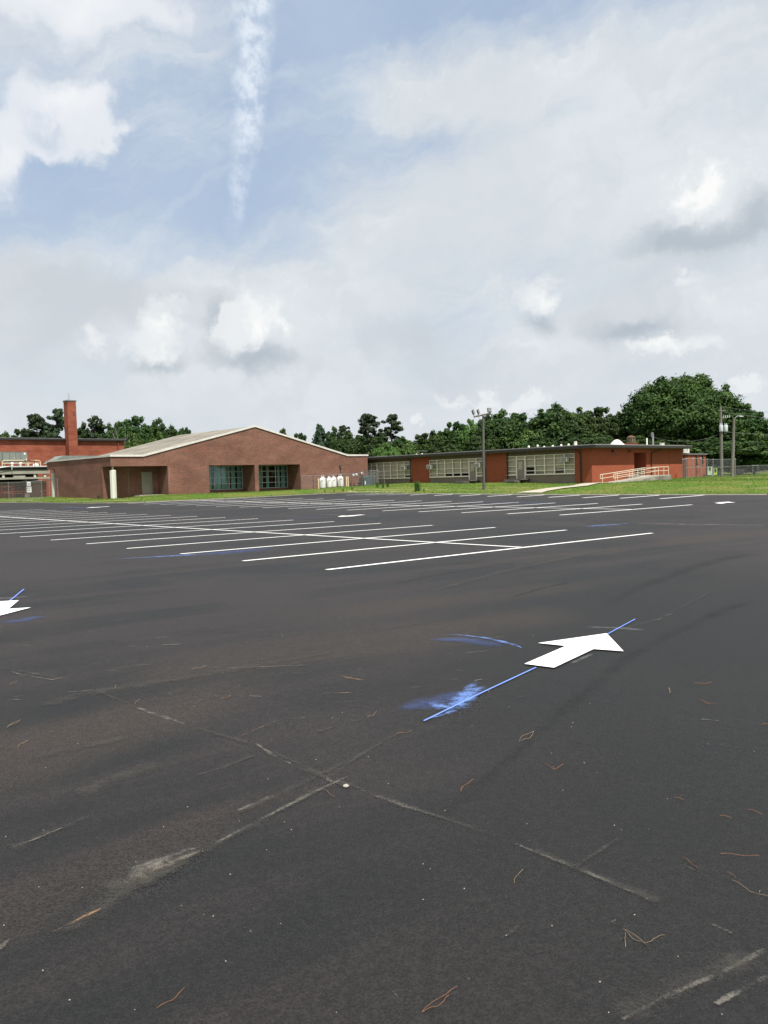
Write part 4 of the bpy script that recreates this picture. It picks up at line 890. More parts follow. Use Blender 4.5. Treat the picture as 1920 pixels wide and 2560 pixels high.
# sign post
sx_, sy_ = LD(onD(71, -1.2), -1.2); gz_ = G(sx_, sy_)
S = empty('sign_post', (sx_, sy_, gz_), R_(12), 'post with two small white notice signs before the pink wall at far left', 'sign')
ys = sy_; z1 = zat(71, 1204.5, ys)-gz_; z2 = zat(71, 1215, ys)-gz_; z3 = zat(71, 1217, ys)-gz_; z4 = zat(71, 1231, ys)-gz_
a = MB(); a.tube([(0, .03, -.1), (0, .03, z1)], .035, 8); a.build('post', MT['galv'], S)
a = MB(); a.box(-.2, .2, -.02, 0, z2, z1); u_s = a.build('upper_sign', MT['sign'], S); a = MB(); a.box(-.08, .12, -.026, -.021, z2+.2, z1-.2); a.box(-.12, .12, -.026, -.021, z2+.08, z2+.12); a.build('marking', MT['ink'], u_s)
a = MB(); a.box(-.27, .27, -.02, 0, z4, z3); u_s = a.build('lower_sign', MT['sign'], S); a = MB(); a.prism([(-.14, z4+.30), (.0, z4+.16), (.14, z4+.30)], 'y', -.026, -.021); a.box(-.18, .18, -.026, -.021, z3-.14, z3-.10); a.box(-.18, .18, -.026, -.021, z3-.22, z3-.19); a.build('marking', MT['ink'], u_s)
# handrails at left in rusty pipe
for i, (pa_, pb_, tops) in enumerate((((2, 0), (29, 0), (1217, 1232)), ((9, 0), (66, 0), (1229, 1234)), ((101, 0), (122, 0), (1227, 1237)))):
    e = empty('pipe_rail', (*LD(0, 0), 0), TH, ['rusty red pipe rail at the very left edge', 'rusty red pipe rail left of the sign post', 'rusty red pipe rail between sign post and column'][i], 'railing', 'rusty pipe rails')
    v_ = -.3; u0_, u1_ = onD(pa_[0], v_), onD(pb_[0], v_)
    for tp_ in tops: zz_ = zD((pa_[0]+pb_[0])/2, tp_, v_); MB().tube([(u0_, v_, zz_), (u1_, v_, zz_)], .035, 6).build('rail', MT['rustpipe'], e)
    zz_ = zD((pa_[0]+pb_[0])/2, tops[0], v_)
    for u_ in (u0_, u1_): a = MB(); a.tube([(u_, v_, -.1), (u_, v_, zz_)], .035, 6); a.build('post', MT['rustpipe'], e)

# ------------------------------------------------------------------ fences
def fence(pts, h, lb, post='galv', toprail=True, midrail=False, posts_at=None, r=.03, group='chain link fences'):
    """pts world xy posts"""
    z0 = [G(*p) for p in pts]; o = Vector((pts[0][0], pts[0][1], z0[0]))
    e = empty('chain_link_fence', o, 0, lb, 'fence', group)
    L = [(p[0]-o.x, p[1]-o.y, z-o.z) for p, z in zip(pts, z0)]
    for (x, y, z) in L:
        a = MB(); a.tube([(x, y, z-.1), (x, y, z+h)], r, 8); a.lathe(x, y, [(r*1.3, z+h), (r*.5, z+h+.06)], 6); a.build('post', MT[post], e)
    a = MB()
    for (p, q_) in zip(L, L[1:]):
        a.tube([(p[0], p[1], p[2]+h-.02), (q_[0], q_[1], q_[2]+h-.02)], r*.7, 6)
        if midrail: a.tube([(p[0], p[1], p[2]+h*.55), (q_[0], q_[1], q_[2]+h*.55)], r*.7, 6)
    a.build('rail', MT['galv'], e)
    a = MB()
    for (p, q_) in zip(L, L[1:]): a.face([(p[0], p[1], p[2]+.03), (q_[0], q_[1], q_[2]+.03), (q_[0], q_[1], q_[2]+h-.03), (p[0], p[1], p[2]+h-.03)])
    a.build('wire_mesh', MT['mesh'], e)
    return e
def fA(px, off):     # position on a line parallel to hall front, off metres before it
    d = ray(px, 1200); bx, by = LA(0, -off); u = (d[0]*by-bx)/(CA - d[0]*SA); return (bx+CA*u, by+SA*u)
fence([fA(752, 1.0), fA(783, 1.1), fA(816, 1.2), fA(850, 1.2), fA(906, 1.2)], 1.55, 'chain link fence with dark posts around the white gas tanks', 'darkpipe')
fence([fA(906, 1.2), fA(926, .6), fA(945, 1.0), fA(946, 3.2)], 1.75, 'grey chain link cage at the right corner of the hall', 'galv', midrail=True)
px4 = [LB(-1.6, 29.0), LB(-1.6, 27.3), LB(-1.6, 25.6)]
fence([fA(946, 1.0)] + [LB(-3.2, 29.6), LB(-3.0, 27.6), LB(-3.0, 25.8)], 1.5, 'chain link fence before the far left window band', 'galv')
# left fence
def fx(px, Y): return (bearing(px, Y), Y)
fence([fx(-10, 84), fx(20, 82.5), fx(66, 81), fx(103, 81.6), fx(122, 83.0), fx(143, 84.2)], 1.95, 'tall thin chain link fence along the pink wall at far left')
# right gate and fences
fence([fx(1707, 86), fx(1710.5, 85)], 2.0, 'short grey fence piece at the right corner of the red brick wing', 'galv', r=.04)
gt = fence([fx(1715, 84.5), fx(1733, 85), fx(1753, 85.5)], 2.05, 'double chain link gate before the brick annex', 'galv', midrail=True, r=.045)
fence([fx(1753, 85.5), fx(1768, 87), fx(1783, 89), fx(1806, 91), fx(1839, 92)], 1.95, 'tall grey chain link fence behind the two wooden poles', 'galv', midrail=True, r=.035)
fence([fx(1839, 92), fx(1882, 95), fx(1895, 95), fx(1935, 96)], 1.15, 'low chain link fence before the pale trailers at far right', 'galv')
br = MB(); q0, q1 = fx(1769, 87), fx(1782, 86); br.tube([(*q0, G(*q0)+1.0), (*q1, G(*q1)+.1)], .04, 6); tag(br.build('fence_brace', MT['galv']), 'diagonal grey pipe brace at the fence right of the annex', 'brace')

# ------------------------------------------------------------------ gas tanks, posts, meters
tx = None
for i, (px, w, pyb) in enumerate(((806.5, .34, 0), (822.5, .30, 0), (834, .30, 0), (850.5, .35, 0))):
    x, y = fA(px, .55); g0 = G(x, y); k = .92 if i in (1, 2) else 1
    if i == 0:
        e = empty('gas_cylinder', (x, y, g0)); r = .38
        a = MB(); a.lathe(0, 0, [(r*.96, .08), (r, .14), (r, 1.02), (r*.97, 1.12), (r*.78, 1.24), (r*.42, 1.33), (.14, 1.36)], 28); a.build('tank', MT['tank'], e, smooth=True)
        a = MB(); a.lathe(0, 0, [(r*.8, -.02), (r*.8, .079)], 20); a.build('foot_ring', MT['tank'], e)
        a = MB(); [a.tube([(.15*math.cos(q), .15*math.sin(q), 1.32), (.15*math.cos(q), .15*math.sin(q), 1.49)], .03, 6) for q in (0, 2.1, 4.2)]; a.lathe(0, 0, [(.17, 1.47), (.17, 1.52), (.12, 1.53)], 14); a.build('collar', MT['tank'], e)
        a = MB(); a.box(-.13, .02, -r-.004, -r+.03, .88, .94); a.build('label_plate', MT['darkpipe'], e)
        e0 = e
    else: e = copy_tree(e0)
    e.location = (x, y, g0); e.scale = (w/.38*1.12, w/.38*1.12, .93*k); e.rotation_euler = (0, 0, .2*i)
    tag(e, ['leftmost of the four white gas cylinders at the brick wall', 'second white gas cylinder from the left, behind the dark fence post', 'third white gas cylinder from the left', 'rightmost of the four white gas cylinders at the brick wall'][i], 'gas tank', 'white gas cylinders')
for px, lb in ((796, 'cream guard post left of the white gas cylinders'), (866, 'left one of two cream guard posts right of the gas cylinders'), (870, 'right one of two cream guard posts right of the gas cylinders')):
    x, y = fA(px, 1.6 if px < 800 else 1.3); g0 = G(x, y); a = MB(); a.lathe(x, y, [(.075, g0-.1), (.075, g0+1.12), (.03, g0+1.16)], 10); tag(a.build('guard_post', MT['yellow']), lb, 'post', 'cream guard posts')
x, y = fA(888, .7); g0 = G(x, y)
e = empty('gas_meter_set', (x, y, g0), TH, 'gas regulators on rusty pipes with grey meter bodies by the hall corner', 'gas meter')
a = MB(); [a.tube(p, .035, 8) for p in ([(-2.2, 0, .75), (.9, 0, .8)], [(-.55, 0, .15), (.9, 0, .18)], [(-.55, 0, .15), (-.55, 0, 1.6)], [(.9, 0, .15), (.9, 0, 1.5)], [(-.2, 0, .8), (-.2, 0, 1.15)], [(.25, 0, .8), (.25, 0, 1.2)])]; a.build('pipe', MT['rustpipe'], e)
for x_, z_ in ((-.25, 1.15), (.22, 1.2)):
    a = MB(); a.lathe(x_, 0, [(.06, z_), (.15, z_+.08), (.15, z_+.26), (.05, z_+.33)], 12); a.build('regulator', MT['trans'], e)
x, y = fA(905.5, .9); g0 = G(x, y); e = empty('gas_meter', (x, y, g0), TH, 'small white capped gas regulator on a pole inside the grey cage', 'gas meter')
a = MB(); a.tube([(0, 0, -.1), (0, 0, 1.35)], .04, 8); a.build('pipe', MT['galv'], e); a = MB(); a.lathe(0, 0, [(.08, 1.3), (.14, 1.38), (.14, 1.55), (.04, 1.62)], 12); a.build('regulator', MT['tank'], e)
x, y = fA(919, 1.2); g0 = G(x, y); e = empty('transformer_cabinet', (x, y, g0), TH, 'dark blue green utility cabinet at the right corner of the hall', 'utility box')
a = MB(); a.prism([(-.6, 0), (.75, 0), (.75, 1.12), (.55, 1.12), (-.6, .92)], 'y', 0, .9); a.build('cabinet', MT['greenbox'], e); a = MB(); a.box(-.45, -.3, -.02, -.001, .1, .52); a.build('notice', MT['sign'], e); a = MB(); a.box(-.62, .77, -.05, .95, -.1, -.001+.0); a.build('pad', MT['concrete'], e)

# ------------------------------------------------------------------ light pole
x, y = gnd(1209.5, 1225); y = y*1.0; g0 = G(x, y)
LP_ = empty('floodlight_pole', (x, y, g0), 0, 'wooden pole with cross arm and three floodlights on the grass before the wing', 'light pole')
zp_ = zat(1211.5, 1040, y)-g0
a = MB(); a.tube([(0, 0, -.2), (.04, 0, zp_*.5), (.09, 0, zp_)], [.125, .11, .09], 12); a.build('pole', MT['wooddark'], LP_)
za = zat(1209, 1038, y)-g0
xa, xb = bearing(1187, y)-x, bearing(1230, y)-x
a = MB(); a.tube([(xa, -.13, za-.12), (xb, -.13, za+.14)], .075, 4); a.build('cross_arm', MT['wood'], LP_)
def flood(px, py, w, h, tiltx, roty, rz_):
    X = bearing(px, y)-x; Z_ = zat(px, py, y)-g0
    e = bpy.data.objects.new('floodlight', None); col.objects.link(e); e.parent = LP_; e.location = (X, -.13, Z_); e.rotation_euler = (tiltx, roty, rz_)
    return e
for px, py, tl, ry, rz_, in ((1186.5, 1030.5, -.2, -.45, 1.1), (1199, 1029.5, -.2, -.45, 1.1), (1226.5, 1025.5, -.25, .08, .35)):
    X = bearing(px, y)-x; Zc = zat(px, py, y)-g0
    R3 = Matrix.Rotation(rz_, 3, 'Z') @ Matrix.Rotation(ry, 3, 'Y') @ Matrix.Rotation(tl, 3, 'X')
    def tf(mb):
        mb.v = [tuple(R3 @ Vector(v) + Vector((X, -.13, Zc))) for v in mb.v]; return mb
    a = MB(); a.box(-.17, .17, -.04, .06, -.18, .18); hd = tf(a).build('floodlight', MT['darkpipe'], LP_)
    a = MB(); a.box(-.14, .14, -.046, -.041, -.15, .15); tf(a).build('lens', MT['glasslens'], hd)
    a = MB(); a.tube([(0, .05, -.15), (0, .07, -.34)], .025, 6); tf(a).build('bracket', MT['darkpipe'], hd)
a = MB(); a.tube([(.14, -.05, zp_*.55), (.13, -.05, zp_*.3)], .05, 6); a.tube([(-.3, -.1, za-.1), (-.1, -.14, zp_-.8)], .012, 5); a.build('conduit', MT['darkpipe'], LP_)

# ------------------------------------------------------------------ utility poles at right
def polebase(px, py, Y): return (bearing(px, Y, py), Y)
x1_, y1_ = polebase(1804, 1190, 92.0); g1 = G(x1_, y1_)
U = empty('utility_pole', (x1_, y1_, g1), 0, 'tall wooden utility pole carrying two grey transformers', 'utility pole')
ht = zat(1802.5, 1017, y1_)-g1
a = MB(); a.tube([(0, 0, -.2), (0, 0, ht*.5), (-.03, 0, ht)], [.2, .17, .12], 12); a.build('pole', MT['wood'], U)
def zz(py, Y, px, g_): return zat(px, py, Y)-g_
for px, w in ((1801.5, 0), (1813, 0)):
    X = bearing(px, y1_)-x1_; z0_, z1_ = zz(1079, y1_, px, g1), zz(1063, y1_, px, g1)
    a = MB(); r_ = .21; a.lathe(X, -.28, [(r_*.95, z0_), (r_, z0_+.03), (r_, z1_-.04), (r_*.9, z1_), (r_*.3, z1_+.02)], 16); tr0 = a.build('transformer', MT['trans'], U, smooth=True)
    a = MB(); [a.lathe(X+dx, -.28, [(.03, z1_), (.05, z1_+.05), (.03, z1_+.1), (.05, z1_+.15), (.02, z1_+.22)], 8) for dx in (-.1, .1)]; a.build('bushing', MT['trans'], tr0)
a = MB(); a.tube([(-.3, -.1, zz(1027, y1_, 1802, g1)), (.5, -.1, zz(1028, y1_, 1802, g1))], .05, 4); a.tube([(-.1, -.1, zz(1045, y1_, 1802, g1)), (1.05, -.1, zz(1043, y1_, 1802, g1))], .04, 4); a.build('cross_arm', MT['wood'], U)
a = MB()
for k in range(4): a.tube([(.2+.22*k, -.12, zz(1045, y1_, 1802, g1)-.0), (.28+.22*k, -.12, zz(1045, y1_, 1802, g1)+.3)], .035, 6)
a.build('insulator', MT['trans'], U)
x2_, y2_ = polebase(1830.5, 1195, 84.0); g2 = G(x2_, y2_)
SL = empty('street_lamp', (x2_, y2_, g2), 0, 'weathered wooden pole with a curved arm and street lamp at right', 'street lamp')
h2 = zat(1836.5, 1045, y2_)-g2; X = bearing(1836.5, y2_)-x2_
a = MB(); a.tube([(0, 0, -.2), (X*.5, 0, h2*.5), (X, 0, h2)], [.19, .16, .12], 12); a.build('pole', MT['wood'], SL)
xe = bearing(1856, y2_)-x2_; ze = zat(1856, 1041, y2_)-g2
a = MB(); a.tube([(X, 0, h2-.3), (X+.15, 0, h2+.05), (X+.4, 0, ze+.08), (xe-.25, 0, ze+.06)], .035, 8); a.build('arm', MT['galv'], SL)
a = MB(); a.prism([(xe-.3, ze-.02), (xe+.1, ze-.05), (xe+.12, ze), (xe-.05, ze+.08), (xe-.3, ze+.09)], 'y', -.12, .12); a.build('lamp_head', MT['trans'], SL)
# wires
def wire(pts, lb, r=.02, sag=.4):
    a = MB(); P = []
    for (p, q_) in zip(pts, pts[1:]):
        for k in range(13):
            s = k/12; z_ = p[2]*(1-s)+q_[2]*s - sag*4*s*(1-s); P.append((p[0]*(1-s)+q_[0]*s, p[1]*(1-s)+q_[1]*s, z_))
    a.tube(P, r, 5); tag(a.build('power_line', MT['wire']), lb, 'wire', 'power lines')
def W3(px, py, Y): return (bearing(px, Y, py), Y, zat(px, py, Y))
wire([W3(1803, 1016.5, 92), W3(2100, 1028, 110)], 'topmost thin wire running right from the utility pole top', .015, .5)
wire([W3(1803, 1029, 92), W3(2050, 1050, 100)], 'second wire running right from the utility pole cross arm', .02, .3)
wire([W3(1803, 1079, 92), W3(2100, 1082, 105)], 'wire running right from below the transformers', .022, .3)
wire([W3(1636, 1093, 93), W3(1801, 1084, 92)], 'service wire sagging from the roof mast to the utility pole', .014, .7)
# far poles and lines behind the wing
for i, (px, pt) in enumerate(((991.5, 1119), (1139.5, 1114))):
    Y = 128.0; X = bearing(px, Y); a = MB(); e = empty('distant_pole', (X, Y, .8), 0, 'small distant wire pole rising behind the roof, %s of two' % ('left' if i == 0 else 'right'), 'utility pole', 'distant poles')
    a.tube([(0, 0, -.5), (0, 0, zat(px, pt, Y)-.8)], .13, 8); a.build('pole', MT['wood'], e); a = MB(); z_ = zat(px, pt+3, Y)-.8; a.box(-.5, .5, -.16, -.1, z_-.05, z_+.05); a.build('cross_arm', MT['wood'], e)
wire([W3(700, 1126, 128), W3(991.5, 1121, 128), W3(1139.5, 1116, 128), W3(1260, 1113, 128)], 'upper thin wire strung behind the roof of the wing', .022, .5)
wire([W3(700, 1134, 128), W3(991.5, 1125, 128), W3(1139.5, 1121, 128), W3(1260, 1118, 128)], 'lower thin wire strung behind the roof of the wing', .03, .3)

# ------------------------------------------------------------------ far right things
def boxthing(name, px0, px1, py0, py1, Y, dep, mat, lb, cat, parts=None, rz=0):
    x0, x1 = bearing(px0, Y), bearing(px1, Y); cx = (x0+x1)/2; g_ = G(cx, Y); zt_, zb_ = zat((px0+px1)/2, py0, Y)-g_, (zat((px0+px1)/2, py1, Y)-g_ if py1 else 0)
    e = empty(name, (cx, Y, g_), rz, lb, cat); w = (x1-x0)/2
    return e, w, zb_, zt_
e, w, zb, zt_ = boxthing('camper_trailer', 1766, 1808, 1146, None, 112, 2.4, 'beige', 'beige camper trailer with rounded roof units behind the fence right of the annex', 'trailer')
a = MB(); a.box(-w, w, 0, 2.4, .35, zt_-.35); a.build('body', MT['beige'], e, bevel=.12)
a = MB(); a.box(-w+.02, w-.02, -.02, -.001, zt_-1.15, zt_-1.1); a.build('stripe', MT['taupe'], e)
for dx in (-.55, .0): a = MB(); a.lathe(dx-.2, 1, [(.3, zt_-.35), (.34, zt_-.15), (.3, zt_+.05), (.1, zt_+.1)], 14); a.build('roof_unit', MT['beige'], e, smooth=True)
a = MB(); a.prism([(w, .4), (w+.9, .4), (w+.5, zt_-.9), (w, zt_-.6)], 'y', .1, 2.2); a.build('front', MT['beige'], e)
e, w, zb, zt_ = boxthing('canopy_shelter', 1783, 1829, 1154, None, 103, 4, 'tarp', 'black gabled canopy shelter with grey walls behind the two poles', 'shelter')
ze_ = zt_-.75
a = MB(); a.prism([(-w, ze_), (w, ze_), (w*.75, ze_+.4), (0, zt_), (-w*.55, zt_-.12)], 'y', 0, 4); a.build('roof', MT['tarp'], e)
a = MB(); a.box(-w, w, .3, .35, ze_-.25, ze_-.001); a.build('valance', MT['acgrey'], e)
for x_ in (-w+.05, -w*.3, w*.3, w-.05): a = MB(); a.tube([(x_, .1, -.1), (x_, .1, ze_)], .05, 6); a.build('post', MT['galv'], e)
a = MB(); a.box(-w*.2, w*.1, 1.0, 1.05, .2, ze_-.3); a.box(w*.5, w, 1.2, 1.25, .4, 1.2); a.build('hanging_sheet', MT['palewhite'], e)
a = MB(); a.box(-w*.9, w*.9, 2.5, 2.6, 0, ze_-.2); a.build('back_sheet', MT['acgrey'], e)
for px0, px1, mt_, lb, pt in ((1769, 1780.5, 'mint', 'mint green play panel with oval windows behind the fence', 1166.5), (1784.5, 1792, 'lime', 'bright lime green play panel behind the fence', 1170.5)):
    e, w, zb, zt_ = boxthing('play_panel', px0, px1, pt, None, 96, .1, mt_, lb, 'play panel'); e['group'] = 'play panels'
    a = MB(); a.box(-w, w, 0, .08, .15, zt_); a.build('board', MT[mt_], e)
    a = MB(); a.lathe(0, 0, [(.13, 0), (.13, .01)], 14); a.v = [(v[0], -.012+v[2]*0 - (.0 if v[2] == 0 else .004), zt_*.72 + v[1]*2.0) for v in a.v]; a.build('opening', MT['tarp'], e)
    a = MB(); a.tube([(-w-.05, .04, -.1), (-w-.05, .04, zt_+.05)], .05, 6); a.tube([(w+.05, .04, -.1), (w+.05, .04, zt_+.05)], .05, 6); a.build('post', MT['galv'], e)
e, w, zb, zt_ = boxthing('dark_planter', 1840, 1863, 1175, None, 97, 1, 'tarp', 'dark tapered bin standing below the big oak behind the low fence', 'bin')
a = MB(); a.prism([(-w*.55, .15), (w*.5, .15), (w, zt_), (-w, zt_)], 'y', 0, 1.2); a.build('body', MT['tarp'], e); a = MB(); a.box(-w-.03, w+.03, -.05, 1.25, zt_+.001, zt_+.08); a.build('rim', MT['darkpipe'], e)
for i, (p0_, p1_, pt, Y) in enumerate(((1900, 1960, 1157, 118), (1853, 1898, 1166, 128))):
    e, w, zb, zt_ = boxthing('mobile_classroom', p0_, p1_, pt, None, Y, 3, 'palewhite', ['pale bluish white mobile classroom at the right edge', 'low pale trailer under the oak branches at right'][i], 'trailer')
    a = MB(); a.box(-w, w, 0, 3, .3, zt_-.25); a.build('body', MT['palewhite'], e); a = MB(); a.prism([(-w-.1, zt_-.25), (w+.1, zt_-.25), (w*.2, zt_), (-w*.2, zt_)], 'y', -.1, 3.1); a.build('roof', MT['white'], e)
    a = MB(); [a.box(x_-.4, x_+.4, -.02, -.001, 1.3, 2.0) for x_ in (-w*.5, w*.4)]; a.build('window', MT['darkpane'], e)
    if i == 0:
        a = MB(); a.prism([(-w-3.2, .1), (-w-.1, .1), (-w-.1, 1.05), (-w-3.2, .15)], 'y', -1.2, -.1); a.build('ramp', MT['wood'], e)
        a = MB(); a.tube([(-w-3.2, -1.2, .9), (-w, -1.2, 1.9)], .05, 6); a.tube([(-w-3.2, -1.2, .5), (-w, -1.2, 1.5)], .04, 6); [a.tube([(-w-3.2+k*.8, -1.2, .1), (-w-3.2+k*.8, -1.2, .9+k*.25)], .04, 6) for k in range(5)]; a.build('handrail', MT['galv'], e)

# ------------------------------------------------------------------ foliage
nr = np.random.default_rng(5)
def leafmesh(name, cen, nor, size, mat, tint, aspect=1.0, bend=.25):
    """one quad-ish leaf clump per centre"""
    n = len(cen)
    rv = nr.normal(size=(n, 3)); t1 = np.cross(nor, rv); t1 /= np.linalg.norm(t1, axis=1)[:, None]+1e-9
    t2 = np.cross(nor, t1); t2 /= np.linalg.norm(t2, axis=1)[:, None]+1e-9
    s = size[:, None]; j = lambda: (1 + nr.uniform(-.35, .35, (n, 1)))
    a = cen + t1*s*j()*aspect; b = cen + t2*s*j()*.75 + nor*s*bend; c_ = cen - t1*s*j()*aspect; d = cen - t2*s*j()*.75 + nor*s*bend
    V = np.stack([a, b, c_, d], 1).reshape(-1, 3)
    me = bpy.data.meshes.new(name); me.vertices.add(4*n); me.vertices.foreach_set('co', V.ravel())
    me.loops.add(4*n); me.loops.foreach_set('vertex_index', np.arange(4*n)); me.polygons.add(n)
    me.polygons.foreach_set('loop_start', np.arange(n)*4); me.polygons.foreach_set('loop_total', np.full(n, 4))
    at = me.attributes.new('tint', 'FLOAT_VECTOR', 'FACE'); at.data.foreach_set('vector', tint.astype(np.float32).ravel())
    me.materials.append(mat); me.update(); me.validate(); return me
def unit(n):
    v = nr.normal(size=(n, 3)); return v/np.linalg.norm(v, axis=1)[:, None]
def lobes_to_leaves(name, C, Rr, per, ls, mat, flat=.8, aspect=1.0, up=.35, inner=.25, total_h=1):
    cs, ns, ss, ti = [], [], [], []
    for c_, r in zip(C, Rr):
        k = int(per*(r/np.mean(Rr))**2); u = unit(k); rad = r*(nr.uniform(.72, 1.08, (k, 1))); lump = 1+.18*np.sin(u[:, :1]*7+c_[0])*np.sin(u[:, 1:2]*6+c_[1]*2)
        rad *= (1+.16*np.sin(u[:, 2:]*9+c_[2]))
        p = c_ + u*rad*lump*np.array([1, 1, flat]); nn = u + np.array([0, 0, up]) + nr.normal(size=(k, 3))*.35; nn /= np.linalg.norm(nn, axis=1)[:, None]
        cs.append(p); ns.append(nn); ss.append(ls*nr.uniform(.6, 1.35, k)); lt_ = nr.random(); ti.append(np.stack([np.clip(lt_*.6+nr.random(k)*.5, 0, 1), np.clip(.5*lt_+nr.random(k)*.6, 0, 1), nr.random(k)], 1))
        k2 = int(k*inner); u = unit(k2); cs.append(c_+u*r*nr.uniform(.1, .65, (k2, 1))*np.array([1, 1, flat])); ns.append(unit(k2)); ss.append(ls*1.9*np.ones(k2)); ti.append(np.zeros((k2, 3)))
    return leafmesh(name, np.concatenate(cs), np.concatenate(ns), np.concatenate(ss), mat, np.concatenate(ti), aspect)
def limbs(trunk_h, r0, C, lean=(0, 0), n=9):
    a = MB(); top = Vector((lean[0], lean[1], trunk_h)); a.tube([(0, 0, -.5), (lean[0]*.3, lean[1]*.3, trunk_h*.5), tuple(top)], [r0, r0*.75, r0*.45], 10)
    idx = nr.permutation(len(C))[:n]
    for i in idx:
        c_ = Vector(C[i]); b0 = Vector((lean[0], lean[1], trunk_h))*rnd.uniform(.45, 1.); mid_ = b0.lerp(c_, .55)+Vector((0, 0, .25)); a.tube([tuple(b0), tuple(mid_), tuple(c_)], [r0*.42, r0*.26, r0*.08], 6)
    return a
PROTO = {}
def deciduous(key, W, H, nl, per, ls, mat, lowfrac=.12, seed=0):
    """crown W wide, total height H"""
    C = []; Rr = []
    while len(C) < nl:
        u = unit(1)[0]; rr = nr.uniform(.45, .95)**.6; zc_ = H*(lowfrac + (1-lowfrac)*.5); hz_ = H*(1-lowfrac)*.5
        r = nr.uniform(.11, .21)*W
        p = np.array([u[0]*rr*(W/2-r*.8), u[1]*rr*(W/2-r*.8), zc_ + u[2]*rr*(hz_-r*.7)])
        # narrower at very bottom
        C.append(p); Rr.append(r*(.8 if u[2] > .3 else 1))
    for k in range(int(nl*1.1)):      # small outliers for an uneven outline
        u = unit(1)[0]; u[2] = abs(u[2]) if k % 3 else u[2]*.4; u /= np.linalg.norm(u); r = nr.uniform(.03, .075)*W
        q_ = nr.uniform(.84, 1.04); C.append(np.array([u[0]*(W/2-r)*q_, u[1]*(W/2-r)*q_, H*(lowfrac+(1-lowfrac)*.5)+u[2]*q_*(H*(1-lowfrac)*.5-r*.6)])); Rr.append(r)
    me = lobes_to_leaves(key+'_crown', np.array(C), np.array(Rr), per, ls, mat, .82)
    tr = limbs(H*.5, .028*H, C, (nr.uniform(-.4, .4), nr.uniform(-.4, .4)), 10).build('trunk', MT['bark'])
    cr = bpy.data.objects.new('crown', me); PROTO[key] = (tr, cr, W, H)
def pine(key, W, H, nl, per, ls, base=.45):
    C = []; Rr = []
    for k in range(nl):
        s = nr.uniform(0, 1)**.85; z = H*(base + (1-base)*s)*.97; ext = W/2*(.95-.75*abs(s-.45)**1.3*1.5); an = nr.uniform(0, 6.283); e_ = ext*nr.uniform(.45, 1.0); r = nr.uniform(.055, .12)*W*(1.15-.3*s)
        C.append(np.array([math.cos(an)*e_, math.sin(an)*e_, z-e_*.05])); Rr.append(r)
    C.append(np.array([0, 0, H*.96])); Rr.append(.1*W); C.append(np.array([.05*W, 0, H*.88])); Rr.append(.13*W)
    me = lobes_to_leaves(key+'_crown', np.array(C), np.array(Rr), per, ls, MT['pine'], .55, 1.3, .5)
    a = MB(); a.tube([(0, 0, -.5), (.1, 0, H*.5), (-.05, .05, H*.95)], [.018*H, .013*H, .003*H], 10)
    for c_ in C: a.tube([(0, 0, max(c_[2]-rnd.uniform(0, .6), H*.3)), tuple(Vector(c_)*.5+Vector((0, 0, c_[2]*.5-.1))), tuple(c_)], [.005*H, .0035*H, .0015*H], 5)
    tr = a.build('trunk', MT['bark']); PROTO[key] = (tr, bpy.data.objects.new('crown', me), W, H)
def cedar(key, W, H):
    C = []; N_ = []; S_ = []; T_ = []
    a = MB(); a.tube([(0, 0, -.5), (0, 0, H*.97)], [.02*H, .004*H], 8)
    for k in range(110):
        s = nr.uniform(0, 1); z = H*(.08+.9*s); ext = W/2*(1-s)**.75*nr.uniform(.7, 1.05)+.3; an = nr.uniform(0, 6.283); dx, dy = math.cos(an), math.sin(an)
        a.tube([(0, 0, z), (dx*ext*.5, dy*ext*.5, z+.25), (dx*ext, dy*ext, z-.35*ext*.45)], [.05, .03, .01], 4)
        m_ = int(60*ext/(W/2))+20; q = nr.uniform(.15, 1, m_); hang = nr.uniform(0, .9, m_)
        P = np.stack([dx*ext*q + nr.normal(size=m_)*.22, dy*ext*q + nr.normal(size=m_)*.22, z + .35*np.sin(q*2.2) - .28*ext*q*q - hang*.75], 1)
        C.append(P); N_.append(np.stack([dx+nr.normal(size=m_)*.4, dy+nr.normal(size=m_)*.4, .3+nr.normal(size=m_)*.2], 1)); S_.append(nr.uniform(.16, .32, m_)); lt_ = nr.random(); T_.append(np.stack([np.clip(lt_*.5+nr.random(m_)*.4 - hang*.2, 0, 1), nr.random(m_)*.8, nr.random(m_)], 1))
    C = np.concatenate(C); N_ = np.concatenate(N_); N_ /= np.linalg.norm(N_, axis=1)[:, None]
    me = leafmesh(key+'_crown', C, N_, np.concatenate(S_), MT['cedar'], np.concatenate(T_)); PROTO[key] = (a.build('trunk', MT['bark']), bpy.data.objects.new('crown', me), W, H)
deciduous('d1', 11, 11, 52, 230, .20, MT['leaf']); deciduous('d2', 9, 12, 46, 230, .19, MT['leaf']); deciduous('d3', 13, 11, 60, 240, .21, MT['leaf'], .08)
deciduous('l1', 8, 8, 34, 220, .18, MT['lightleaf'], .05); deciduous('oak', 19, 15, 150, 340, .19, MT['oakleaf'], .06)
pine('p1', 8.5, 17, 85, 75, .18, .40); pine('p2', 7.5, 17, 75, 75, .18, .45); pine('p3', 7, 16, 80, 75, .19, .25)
cedar('c1', 11, 11)
used = set()
